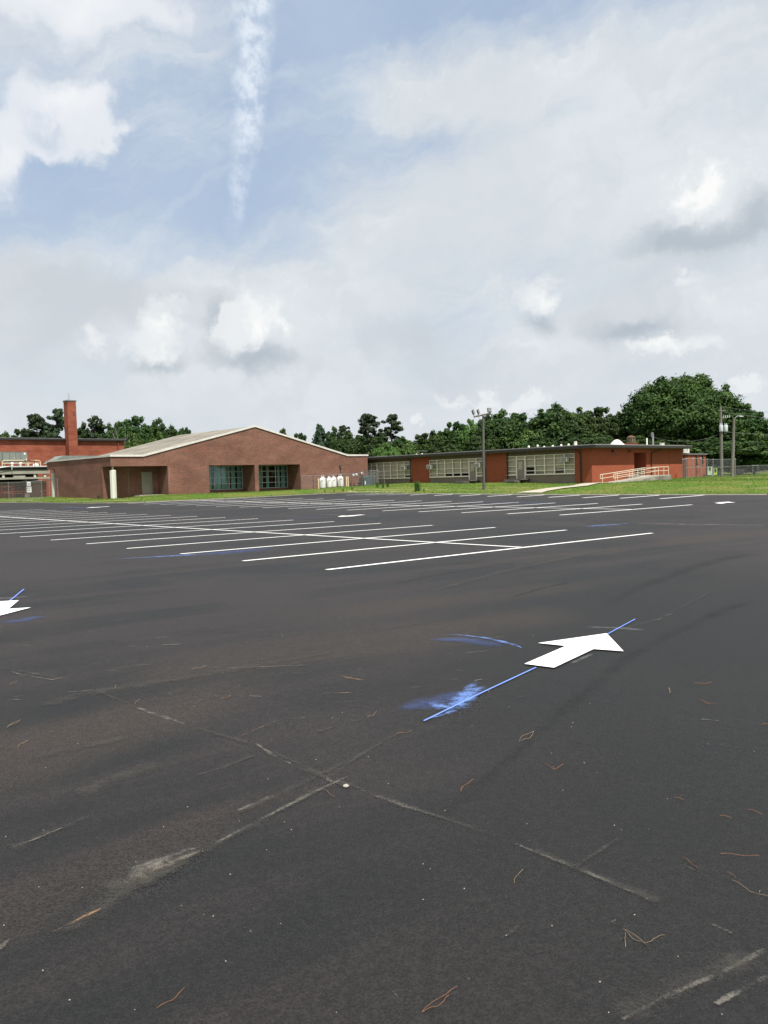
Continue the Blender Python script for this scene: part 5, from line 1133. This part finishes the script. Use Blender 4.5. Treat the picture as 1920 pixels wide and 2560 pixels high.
def tree(key, px, pytop, wpx, Y, label, name=None, rz=None):
    tr, cr, W, H = PROTO[key]; X = bearing(px, Y); g_ = G(min(max(X, -190), 190), Y)
    hgt = zat(px, pytop, Y)-g_; wid = wpx/FPX*Y*(1.0 if key[0] in 'oc' else 1.15 if key[0] == 'p' else 1.42)
    nm = name or {'p': 'pine_tree', 'c': 'cedar_tree', 'o': 'oak_tree'}.get(key[0], 'leafy_tree')
    e = empty(nm, (X, Y, g_), rnd.uniform(0, 6.28) if rz is None else rz, label, 'tree', 'trees behind the school')
    e.scale = (wid/W, wid/W, hgt/H)
    if key in used: t2, c2 = tr.copy(), cr.copy(); col.objects.link(t2); col.objects.link(c2)
    else:
        t2, c2 = tr, cr; used.add(key); col.objects.link(c2)
    t2.parent = e; c2.parent = e
    if key[0] == 'p': c2['label'] = 'open crown of dark needle tufts'
TR = [('d1', -20, 1080, 110, 130, 'dark leafy tree at the left edge above the orange building'), ('d3', 25, 1082, 90, 126, 'low leafy crown left of the tall pines at left'), ('p1', 98, 1032, 72, 128, 'tall pine left of the brick chimney, open crown'), ('p2', 147, 1018, 62, 125, 'tall dark pine touching the left side of the chimney'),
      ('d1', 60, 1072, 70, 132, 'leafy tree below the open pine at left'), ('d2', 120, 1066, 60, 132, 'leafy tree between the two tall pines left of the chimney'), ('d2', 215, 1058, 60, 128, 'leafy tree just right of the chimney'), ('p3', 243, 1036, 58, 126, 'pine with rounded top right of the chimney'),
      ('d3', 275, 1062, 80, 128, 'dark green tree behind the right end of the orange building'), ('d2', 300, 1056, 50, 134, 'narrow tree behind the bare branches'), ('d1', 345, 1041, 80, 124, 'leafy tree left of the hall roof, highest of its clump'), ('d2', 402, 1048, 76, 126, 'rounded leafy tree next to the hall roof slope'), ('d3', 440, 1066, 80, 130, 'leafy tree meeting the upper roof slope of the hall'), ('l1', 335, 1078, 50, 116, 'yellow green bush left of the hall roof'), ('l1', 400, 1076, 50, 116, 'light green bush at the hall roof slope'), ('d1', 468, 1069, 40, 132, 'small leafy top just left of the gable'),
      ('d2', 712, 1073, 50, 140, 'small rounded treetop right of the gable peak'), ('d1', 752, 1083, 50, 138, 'low treetop between the gable and the drooping cedar'), ('c1', 803, 1062, 118, 128, 'drooping dark cedar right of the gable'), ('p3', 862, 1061, 48, 140, 'small pine with a pointed top right of the cedar'), ('d2', 838, 1068, 44, 142, 'leafy tree touching the cedar from behind'),
      ('d3', 880, 1083, 90, 130, 'leafy tree below the two tall pines, left part'), ('p1', 925, 1032, 66, 150, 'tall pine, left one of the pair above the wing roof'), ('p2', 981, 1033, 62, 150, 'tall pine, right one of the pair above the wing roof'), ('d1', 945, 1092, 90, 128, 'leafy tree under the pair of tall pines'), ('l1', 965, 1105, 60, 120, 'light green bush under the right tall pine'),
      ('d2', 1010, 1092, 60, 134, 'dark tree right under the right tall pine'), ('l1', 1022, 1097, 50, 124, 'yellow green tree behind the left red brick panel'), ('d3', 1080, 1079, 96, 132, 'rounded tree left of the floodlight pole'), ('d1', 1140, 1055, 78, 130, 'darker tree left beside the floodlight pole'), ('l1', 1180, 1044, 50, 126, 'feathery light green tree behind the floodlights'), ('d1', 1120, 1100, 90, 124, 'low leafy tree behind the middle window band'),
      ('d3', 1265, 1026, 130, 126, 'broad dense tree right of the floodlight pole'), ('d1', 1215, 1070, 80, 122, 'leafy tree directly behind the floodlight pole'), ('l1', 1325, 1072, 70, 118, 'medium green tree in the dip between two broad crowns'), ('d3', 1405, 1012, 140, 124, 'broad tree with a rounded top over the nearest window band'), ('d1', 1345, 1090, 80, 116, 'low dark tree above the white roof vents'), ('d2', 1450, 1050, 90, 120, 'dark tree filling the gap left of the second broad crown'), ('d1', 1500, 1019, 100, 122, 'rounded tree left of the big oak'), ('d2', 1552, 1032, 76, 120, 'tree squeezed against the left side of the big oak'), ('d3', 1480, 1080, 120, 114, 'low spreading tree behind the dome vent'),
      ('oak', 1708, 935, 312, 118, 'huge spreading oak towering over the right end of the school'), ('d1', 1845, 1010, 120, 112, 'right shoulder crown beside the huge oak'), ('d3', 1800, 1095, 190, 106, 'low spreading branches of a tree behind the two poles'), ('l1', 1885, 1120, 90, 104, 'yellow green tree at the right above the low fence'), ('d1', 1905, 1062, 90, 140, 'dark tree at the right edge, further back'), ('p3', 1925, 1044, 50, 145, 'dark pine cut by the right edge'), ('d2', 1600, 1090, 110, 112, 'dark tree behind the roof turret'), ('d1', 1690, 1100, 130, 110, 'dark low tree behind the annex')]
for r in TR: tree(*r)
# bare pale branches left of hall roof
Y = 119; X = bearing(312, Y); e = empty('dead_tree', (X, Y, .5), 0, 'bare pale dead tree with thin branches left of the hall roof', 'tree')
a = MB(); zt_ = zat(305, 1062, Y)-.5
for k in range(14):
    sx_ = rnd.uniform(-1.8, 1.6); ez = zt_*rnd.uniform(.75, 1.0); mz = ez*.6; a.tube([(0, 0, rnd.uniform(1, 4)), (sx_*.35, rnd.uniform(-.3, .3), mz), (sx_, rnd.uniform(-.5, .5), ez)], [.09, .05, .012], 5)
a.tube([(0, 0, -.4), (0, 0, 5)], [.16, .1], 8); a.build('trunk', MT['palebark'], e)
# far woods as one mass
C = []; Rr = []
for k in range(330):
    az = rnd.uniform(-.55, .62); Yw = rnd.uniform(165, 190); C.append(np.array([az*Yw, Yw, rnd.uniform(0, 1)**.6*(7.2-6*az)])); Rr.append(rnd.uniform(1.6, 3.0))
me = lobes_to_leaves('far_woods', np.array(C), np.array(Rr), 110, .42, MT['leaf'], .9); o = bpy.data.objects.new('far_woods', me); col.objects.link(o); tag(o, kind='stuff')
# yucca-like plant and grass
def clump(px, py, n, h, lb, name='grass_clump'):
    x, y = gnd(px, py); g_ = G(x, y); k = n; an = nr.uniform(0, 6.283, k); ln = nr.uniform(.15, .6, k)*h*.6
    a = MB()
    for i in range(k):
        b0 = Vector((nr.normal()*.1*h, nr.normal()*.1*h, 0)); tip = b0+Vector((math.cos(an[i])*ln[i], math.sin(an[i])*ln[i], h*nr.uniform(.6, 1.05))); s = Vector((math.sin(an[i]), -math.cos(an[i]), 0))*.025*h; md = b0.lerp(tip, .55)+Vector((0, 0, .08*h))
        a.face([b0-s, b0+s, md+s, md-s]); a.face([md-s, md+s, tip])
    o = a.build(name, MT['clumpleaf']); o.location = (x, y, g_); tag(o, lb, 'plant')
MT['clumpleaf'] = pmat('dark_blade', (.05, .11, .025), (.09, .16, .035), 5, .6)
clump(1043, 1228, 120, .95, 'dark green spiky plant on the grass left of the floodlight pole', 'spiky_plant'); clump(1060, 1229, 18, .4, 'thin weed beside the spiky plant', 'weed'); clump(1052, 1226, 10, .5, 'small yellow green weed behind the spiky plant', 'weed')
for px, py, h in ((812, 1231, .35), (835, 1230, .3), (858, 1229, .35), (880, 1224, .35), (944, 1219, .7), (958, 1220, .5), (970, 1218, .5)): clump(px, py, 40, h, 'weeds at %s' % {812: 'the foot of the leftmost gas cylinder', 835: 'the foot of the middle gas cylinders', 858: 'the foot of the right gas cylinder', 880: 'the guard posts', 944: 'the right end of the grey cage', 958: 'the fence before the far window band, left', 970: 'the fence before the far window band, right'}[px], 'weed')
# grass blades over the visible lawn (one mass)
n = 36000; X = []; 
while len(X) < n:
    az = rnd.uniform(-.5, .5); y = rnd.uniform(50, 98); x = az*y
    if y > E(x)+.05: 
        # not inside buildings
        u, v = (x-A0[0])*CA+(y-A0[1])*SA, -(x-A0[0])*SA+(y-A0[1])*CA
        if -.1 < u < 33 and v > -.1: continue
        u, v = (x-B0[0])*CB+(y-B0[1])*SB, -(x-B0[0])*SB+(y-B0[1])*CB
        if u > -.1 and v > -.1 and u < 18: continue
        if u < 9.5 and u > -1.3 and -3.1 < v < 0: continue
        X.append((x, y, G(x, y)+rnd.uniform(.01, .05)))
for i in range(9000):
    x = rnd.uniform(-36, 30); d_ = abs(rnd.gauss(0, .22)) - .12 + .10*math.sin(x*1.7)*math.sin(x*.6); X.append((x, E(x)+d_, G(x, E(x)+max(d_, 0))+rnd.uniform(.03, .07)))
n = len(X)
C = np.array(X); nn = np.stack([nr.normal(size=n), nr.normal(size=n), np.abs(nr.normal(size=n))*.8+.25], 1); nn /= np.linalg.norm(nn, axis=1)[:, None]
pt = np.clip(.5+.5*np.sin(C[:, 0]*.7+2*np.sin(C[:, 1]*.31))+nr.normal(size=n)*.25, 0, 1)
me = leafmesh('grass', C, nn, nr.uniform(.02, .05, n), MT['blade'], np.stack([nr.random(n), pt*nr.random(n), nr.random(n)], 1), .8); o = bpy.data.objects.new('grass', me); col.objects.link(o); tag(o, kind='stuff')

# ------------------------------------------------------------------ pine needles and pebbles on the asphalt
def needle(pxs, lb, mat='twig', forks=None):
    P = [gnd(*p) for p in pxs]; o0 = P[0]; a = MB()
    def seg(Q, r=.0022):
        L = []
        for (p, q_) in zip(Q, Q[1:]):
            for k in range(4): s = k/4; L.append((p[0]*(1-s)+q_[0]*s+rnd.uniform(-1, 1)*.0015, p[1]*(1-s)+q_[1]*s+rnd.uniform(-1, 1)*.0015))
        L.append(Q[-1]); a.tube([(x-o0[0], y-o0[1], Z(x, y)-Z(*o0)+.008+.004*math.sin(i)) for i, (x, y) in enumerate(L)], r, 5)
    sc_ = max(.0007, .00045*(P[0][1]**.6)); seg(P, sc_)
    for f in forks or []: seg([gnd(*p) for p in f], sc_)
    o = a.build('pine_needles', MT[mat]); o.location = (o0[0], o0[1], Z(*o0)); tag(o, lb, 'pine needles', 'dry pine needles on the asphalt')
needle([(1055, 2538), (1090, 2505), (1143, 2478)], 'forked orange pine needles at the bottom of the view', 'twig', [[(1055, 2538), (1095, 2524), (1122, 2502)]])
needle([(393, 2531), (430, 2508), (462, 2478)], 'single brown needle at the bottom left')
needle([(1558, 2332), (1580, 2350), (1616, 2368), (1635, 2352), (1662, 2346)], 'pale V shaped pine needles near the bottom right', 'twigpale', [[(1563, 2340), (1564, 2372)], [(1562, 2330), (1616, 2370)]])
needle([(1285, 2213), (1292, 2195), (1308, 2180)], 'short pale needle right of the centre foreground', 'twigpale')
needle([(1802, 2140), (1850, 2143), (1898, 2146)], 'straight bright orange needle at the right', 'twig')
needle([(1830, 2206), (1875, 2232), (1920, 2250)], 'long yellowish needle at the right edge', 'twigpale', [[(1898, 2240), (1902, 2232)]])
needle([(1152, 1983), (1162, 1965), (1184, 1954)], 'curled orange needle pair below the blue line', 'twig', [[(1152, 1983), (1156, 1968)]])
needle([(812, 1978), (825, 1990), (836, 1998)], 'small red brown needle on the pale dust line', 'twig')
needle([(1362, 1914), (1385, 1927), (1408, 1916)], 'V shaped reddish needle right of the curled pair', 'twig', [[(1385, 1927), (1380, 1918)]])
needle([(1298, 1858), (1308, 1840), (1335, 1833)], 'small branching needle right below the blue line', 'twigpale', [[(1302, 1856), (1325, 1848), (1334, 1834)]])
needle([(992, 1838), (1012, 1835), (1030, 1831)], 'orange needle left of the blue line start', 'twig'); needle([(1672, 1722), (1674, 1735)], 'tiny V needle at right', 'twigpale', [[(1672, 1722), (1677, 1733)]])
needle([(1735, 1711), (1760, 1711), (1780, 1709)], 'straight orange needle right of the big arrow', 'twig'); needle([(1747, 1752), (1770, 1760), (1792, 1764)], 'reddish forked needle right of the big arrow', 'twig', [[(1755, 1758), (1775, 1764)]])
needle([(1905, 1815), (1922, 1813)], 'orange needle at the right edge, middle height'); needle([(18, 1822), (35, 1812), (52, 1804)], 'pale needle pair at the left edge', 'twigpale', [[(18, 1822), (44, 1804)]])
needle([(45, 1873), (52, 1862), (70, 1856)], 'curled pale needle at the left edge, lower', 'twigpale'); needle([(555, 1750), (565, 1746), (577, 1743)], 'small orange needle left of the centre')
needle([(918, 1797), (932, 1792), (942, 1782)], 'pale curved needle at the centre', 'twigpale'); needle([(25, 1714), (35, 1708), (44, 1706)], 'small pale needle near the left edge', 'twigpale')
needle([(338, 1763), (342, 1755), (350, 1752)], 'tiny curled needle on the pale dust patch', 'twigpale'); needle([(288, 1725), (290, 1713)], 'tiny upright needle left of the centre', 'twigpale'); needle([(480, 1676), (495, 1671), (516, 1667)], 'long thin pale needle at the pale streak', 'twigpale'); needle([(706, 1595), (708, 1588)], 'tiny needle before the left lanes', 'twigpale')
needle([(1685, 1998), (1710, 2003)], 'faint reddish needle at the right', 'twig'); needle([(1800, 2045), (1830, 2048)], 'thin reddish needle near the right edge', 'twig', [[(1870, 2030), (1905, 2040)]]); needle([(1705, 2150), (1730, 2165), (1745, 2178)], 'thin brown needle right of the dust line', 'twig', [[(1818, 2188), (1840, 2200)]])
# small stones, one mass
a = MB(); r3 = random.Random(3)
for i in range(150):
    Y = 2.0*math.exp(r3.uniform(0, 1.9)); x = r3.uniform(-.52, .52)*Y; r = r3.uniform(.0010, .0026)*(1+.10*Y); z = Z(x, Y)
    pr = [(r*.9, z-.001), (r, z+r*.4), (r*.5, z+r*.9)]; a.lathe(x, Y, pr, 5)
tag(a.build('pebbles', pmat('pebble', (.40, .36, .30), (.25, .22, .19), 30, .9)), kind='stuff')
a = MB(); x, y = gnd(865, 1968); a.lathe(x, y, [(.014, Z(x, y)), (.017, Z(x, y)+.006), (.009, Z(x, y)+.012)], 7); tag(a.build('pebble', MT['concrete']), 'small pale flat stone beside the dust line in the foreground', 'stone')

# ------------------------------------------------------------------ light and sky
sun_h = Vector((SA, -CA))*math.cos(R_(15)) + Vector((-CA, -SA))*math.sin(R_(15))
SEL = R_(60.5)
sd = Vector((sun_h.x*math.cos(SEL), sun_h.y*math.cos(SEL), math.sin(SEL)))
sl = bpy.data.lights.new('sun', 'SUN'); sl.energy = 3.7; sl.angle = R_(.7); sl.color = (1, .955, .89)
so_ = bpy.data.objects.new('sun', sl); col.objects.link(so_); so_.rotation_euler = (-sd).to_track_quat('-Z', 'Y').to_euler()
w = bpy.data.worlds.new('World'); sc.world = w; w.use_nodes = True; t = w.node_tree; t.nodes.clear()
sky = t.nodes.new('ShaderNodeTexSky'); sky.sky_type = 'NISHITA'; sky.sun_disc = False; sky.sun_elevation = SEL; sky.sun_rotation = math.atan2(sd.x, sd.y)
sky.air_density = 1.0; sky.dust_density = 1.5; sky.ozone_density = 1.0
dv = N(t, 'ShaderNodeTexCoord').outputs['Generated']
sp = N(t, 'ShaderNodeSeparateXYZ'); t.links.new(dv, sp.inputs[0])
az = math_(t, 'ARCTAN2', sp.outputs[0], sp.outputs[1]); el = math_(t, 'ARCSINE', sp.outputs[2])
cb = N(t, 'ShaderNodeCombineXYZ'); t.links.new(az, cb.inputs[0]); t.links.new(el, cb.inputs[1]); P = cb.outputs[0]

def warp2(scale, detail):
    n = N(t, 'ShaderNodeTexNoise', noise_dimensions='2D'); n.inputs['Scale'].default_value = scale; n.inputs['Detail'].default_value = detail; n.inputs['Roughness'].default_value = .6
    t.links.new(P, n.inputs['Vector']); s = N(t, 'ShaderNodeVectorMath', operation='SUBTRACT'); t.links.new(n.outputs['Color'], s.inputs[0]); s.inputs[1].default_value = (.5, .5, .5); return s.outputs[0]
def moved(w_, amp):
    m_ = N(t, 'ShaderNodeVectorMath', operation='MULTIPLY_ADD'); t.links.new(w_, m_.inputs[0]); m_.inputs[1].default_value = (amp, amp, amp); t.links.new(P, m_.inputs[2]); return m_.outputs[0]
WA = warp2(8, 5); WF = warp2(30, 4)
PW = moved(WA, .12); PS = moved(WA, .08)
pf = N(t, 'ShaderNodeVectorMath', operation='MULTIPLY_ADD'); t.links.new(WF, pf.inputs[0]); pf.inputs[1].default_value = (.05,)*3; t.links.new(PS, pf.inputs[2]); PF = pf.outputs[0]
PC = moved(WF, .02)
def ae(px, py):
    d = ray(px, py); d = d/np.linalg.norm(d); return math.atan2(d[0], d[1]), math.asin(d[2])
def ell(vec, px, py, rx, ry, st=1.):
    """strength at the centre falling linearly to 0 at the ellipse rim"""
    a_, e_ = ae(px, py); kx, ky = FPX/rx, FPX/ry
    mp = N(t, 'ShaderNodeVectorMath', operation='MULTIPLY_ADD'); t.links.new(vec, mp.inputs[0]); mp.inputs[1].default_value = (kx, ky, 0); mp.inputs[2].default_value = (-a_*kx, -e_*ky, 0)
    l = N(t, 'ShaderNodeVectorMath', operation='LENGTH'); t.links.new(mp.outputs[0], l.inputs[0])
    return math_(t, 'MULTIPLY_ADD', l.outputs['Value'], -st, st, clamp=True)
def summ(xs):
    r = xs[0]
    for x in xs[1:]: r = math_(t, 'ADD', r, x)
    return r
def mul(a_, b_): return math_(t, 'MULTIPLY', a_, b_)
def noise2(vec, scale, detail, rough=.6, sx=1., sy=1.):
    if (sx, sy) != (1., 1.):
        v_ = N(t, 'ShaderNodeVectorMath', operation='MULTIPLY'); t.links.new(vec, v_.inputs[0]); v_.inputs[1].default_value = (sx, sy, 1); vec = v_.outputs[0]
    n = N(t, 'ShaderNodeTexNoise', noise_dimensions='2D'); n.inputs['Scale'].default_value = scale; n.inputs['Detail'].default_value = detail; n.inputs['Roughness'].default_value = rough; t.links.new(vec, n.inputs['Vector']); return n.outputs[0]
# slanted coordinates for streaks
dp = N(t, 'ShaderNodeVectorMath', operation='DOT_PRODUCT'); t.links.new(PS, dp.inputs[0]); dp.inputs[1].default_value = (.97, .26, 0)
dq = N(t, 'ShaderNodeVectorMath', operation='DOT_PRODUCT'); t.links.new(PS, dq.inputs[0]); dq.inputs[1].default_value = (-.26, .97, 0)
cs = N(t, 'ShaderNodeCombineXYZ'); t.links.new(dp.outputs['Value'], cs.inputs[0]); t.links.new(dq.outputs['Value'], cs.inputs[1])
nstreak = noise2(cs.outputs[0], 1., 6, .62, 2.6, 10.); nbig = noise2(PS, 5., 5); nmid = noise2(PS, 14., 5, .6); nfine = noise2(P, 50., 4, .65)
# blue openings
blue = summ([ell(PS, 380, 330, 900, 360, 1.3), ell(PS, 200, 540, 650, 170, .75), ell(PS, 780, 200, 480, 420, .7), ell(PS, 1250, -60, 800, 190, 1.5), ell(PS, 60, 500, 380, 260, .5), ell(PS, 1000, 350, 330, 60, .8)])
blue = math_(t, 'MINIMUM', blue, 1.25)
blue = math_(t, 'ADD', blue, math_(t, 'MULTIPLY', math_(t, 'SUBTRACT', nstreak, .5), -2.4))
blue = math_(t, 'ADD', blue, math_(t, 'MULTIPLY', math_(t, 'SUBTRACT', nmid, .5), -.25))
blue = math_(t, 'ADD', blue, math_(t, 'MULTIPLY', ell(PS, 1010, 240, 380, 180), -.7))
blue = math_(t, 'ADD', blue, math_(t, 'MULTIPLY', ell(PS, 1150, 480, 520, 190), -.8))
blue = ramp(t, blue, -.1, 1.4, 0, .86)
skyb = mix(t, 1., sky.outputs[0], (.12, .12, .12), 'MULTIPLY')
BLUE = mix(t, .2, (.25, .33, .455), skyb)
BLUE = mix(t, ramp(t, nbig, .3, .7, 0, .4), BLUE, (.29, .37, .475))
veil = mix(t, ramp(t, nbig, .3, .7), (.445, .48, .515), (.49, .522, .55))
veil = mix(t, ramp(t, nstreak, .45, .75, 0, .6), veil, (.525, .553, .575))
veil = mix(t, ramp(t, nmid, .45, .70, 0, .55), veil, (.425, .46, .50))
veil = mix(t, mul(ramp(t, nfine, .5, .72, 0, .5), ramp(t, nstreak, .45, .7, .1, 1.)), veil, (.55, .575, .595))
c = mix(t, blue, veil, BLUE)
low = ramp(t, el, .0, .40, 1, 0)
c = mix(t, mul(low, .4), c, (.45, .482, .51))
def layer(base, items, colr, vec=PW, lo=.12, hi=.55, st=1., nz=None, namp=.5):
    m_ = summ([ell(vec, a_, b_, rx, ry, s_) for a_, b_, rx, ry, s_ in items])
    if nz is not None: m_ = math_(t, 'ADD', m_, math_(t, 'MULTIPLY', math_(t, 'SUBTRACT', nz, .5), namp))
    return mix(t, ramp(t, m_, lo, hi, 0, st), base, colr)
# grey shadowed masses
c = layer(c, [(130, 720, 280, 130, 1.), (80, 860, 220, 90, .6), (430, 740, 300, 110, .7), (1010, 850, 150, 90, .9), (1560, 820, 300, 130, .8), (560, 830, 60, 130, .8), (1120, 930, 260, 70, .5), (400, 920, 260, 60, .6), (700, 930, 200, 60, .5), (1700, 640, 240, 100, .7)], (.385, .415, .45), PW, .1, .95, .8, nmid, .4)
c = layer(c, [(1660, 585, 170, 55, 1.), (1760, 600, 120, 60, .8), (1890, 555, 110, 70, 1.), (1910, 480, 110, 70, .7), (640, 915, 130, 55, 1.1), (395, 930, 120, 36, 1.0), (540, 830, 50, 90, .5), (1356, 822, 75, 60, 1.), (1570, 850, 140, 50, .9), (1640, 820, 100, 40, .6), (560, 800, 50, 90, .6)], (.26, .305, .355), PS, .05, 1.1, .72, nmid, .25)
# white cumulus upper left
c = layer(c, [(170, 262, 165, 80, 1.1), (245, 310, 90, 80, .9), (160, 372, 130, 45, .8), (40, 330, 100, 95, .9), (5, 440, 80, 110, 1.1), (320, 320, 60, 30, .6), (140, -50, 340, 125, 1.4), (330, 10, 120, 70, .8)], (.525, .55, .59), PW, .05, .85, .95, nmid, .5)
c = layer(c, [(160, 240, 160, 70, 1.), (10, 430, 70, 80, .9), (200, -20, 200, 70, .9)], (.60, .61, .62), PW, .1, 1.1, .8, nmid, .3)
c = layer(c, [(110, 335, 120, 45, 1.)], (.36, .42, .50), PW, .15, .9, .65)
# puffs lower down
c = layer(c, [(390, 850, 110, 90, .9), (640, 790, 85, 110, 1.), (590, 840, 80, 90, .7), (225, 870, 55, 45, .6), (420, 760, 80, 40, .5), (1370, 745, 85, 80, .8), (1720, 480, 130, 70, .8), (1700, 885, 130, 40, .8), (1050, 1050, 32, 26, .9), (1130, 985, 80, 22, .6), (1230, 1005, 70, 36, .7), (1330, 1010, 70, 30, .6), (1840, 960, 70, 32, .8), (1740, 700, 70, 30, .5), (1810, 740, 90, 45, .45), (1240, 700, 120, 60, .3), (1300, 880, 160, 40, .4)], (.55, .573, .59), PF, .12, .60, .9, nmid, .55)
c = layer(c, [(412, 825, 70, 40, .8), (665, 825, 50, 70, 1.), (640, 750, 40, 45, .6), (410, 885, 80, 22, .5), (1392, 742, 40, 32, .7), (1715, 472, 80, 34, 1.), (1745, 500, 50, 34, .7), (1690, 878, 70, 26, .7)], (.66, .665, .655), PF, .1, 1.0, .85, nfine, .3)
def seg(vec, p0_, p1_, w0, w1):
    (a0, e0), (a1, e1) = ae(*p0_), ae(*p1_); L = math.hypot(a1-a0, e1-e0); ca, sa = (a1-a0)/L, (e1-e0)/L
    x_ = N(t, 'ShaderNodeVectorMath', operation='DOT_PRODUCT'); t.links.new(vec, x_.inputs[0]); x_.inputs[1].default_value = (ca, sa, 0); sx = math_(t, 'SUBTRACT', x_.outputs['Value'], a0*ca+e0*sa)
    y_ = N(t, 'ShaderNodeVectorMath', operation='DOT_PRODUCT'); t.links.new(vec, y_.inputs[0]); y_.inputs[1].default_value = (-sa, ca, 0); sy = math_(t, 'SUBTRACT', y_.outputs['Value'], -a0*sa+e0*ca)
    q = ramp(t, sx, 0, L, w0/FPX, w1/FPX, False); d = math_(t, 'DIVIDE', math_(t, 'ABSOLUTE', sy), q)
    m_ = ramp(t, d, 1.15, .25, 0, 1); m_ = mul(m_, ramp(t, sx, -.01, .02)); return mul(m_, ramp(t, sx, L+.01, L-.05))
tx_ = ramp(t, nfine, .30, .70, .15, 1.)
ct = math_(t, 'MAXIMUM', seg(PC, (645, -120), (610, 440), 62, 34), mul(seg(PC, (612, 395), (578, 590), 34, 20), .55))
c = mix(t, mul(mul(ct, tx_), .72), c, (.575, .62, .675))
thin = mul(math_(t, 'MAXIMUM', seg(PC, (590, 395), (330, 600), 9, 16), seg(PC, (670, 195), (800, 160), 14, 10)), .10)
c = mix(t, thin, c, (.56, .59, .63))
c = mix(t, 1., c, (.835, .83, .825), 'MULTIPLY')
bg = N(t, 'ShaderNodeBackground'); t.links.new(c, bg.inputs[0]); bg.inputs[1].default_value = 1.0
t.links.new(bg.outputs[0], N(t, 'ShaderNodeOutputWorld').inputs[0])
w.cycles.sampling_method = 'NONE'

# render settings
vs = sc.view_settings; sc.display_settings.display_device = 'sRGB'
vs.view_transform = 'Standard'; vs.look = 'None'; vs.gamma = 1; vs.use_curve_mapping = False; vs.exposure = .87
sc.render.engine = 'CYCLES'; sc.cycles.use_denoising = True
sc.cycles.max_bounces = 4; sc.cycles.transparent_max_bounces = 12; sc.cycles.diffuse_bounces = 2; sc.cycles.glossy_bounces = 2; sc.cycles.transmission_bounces = 2
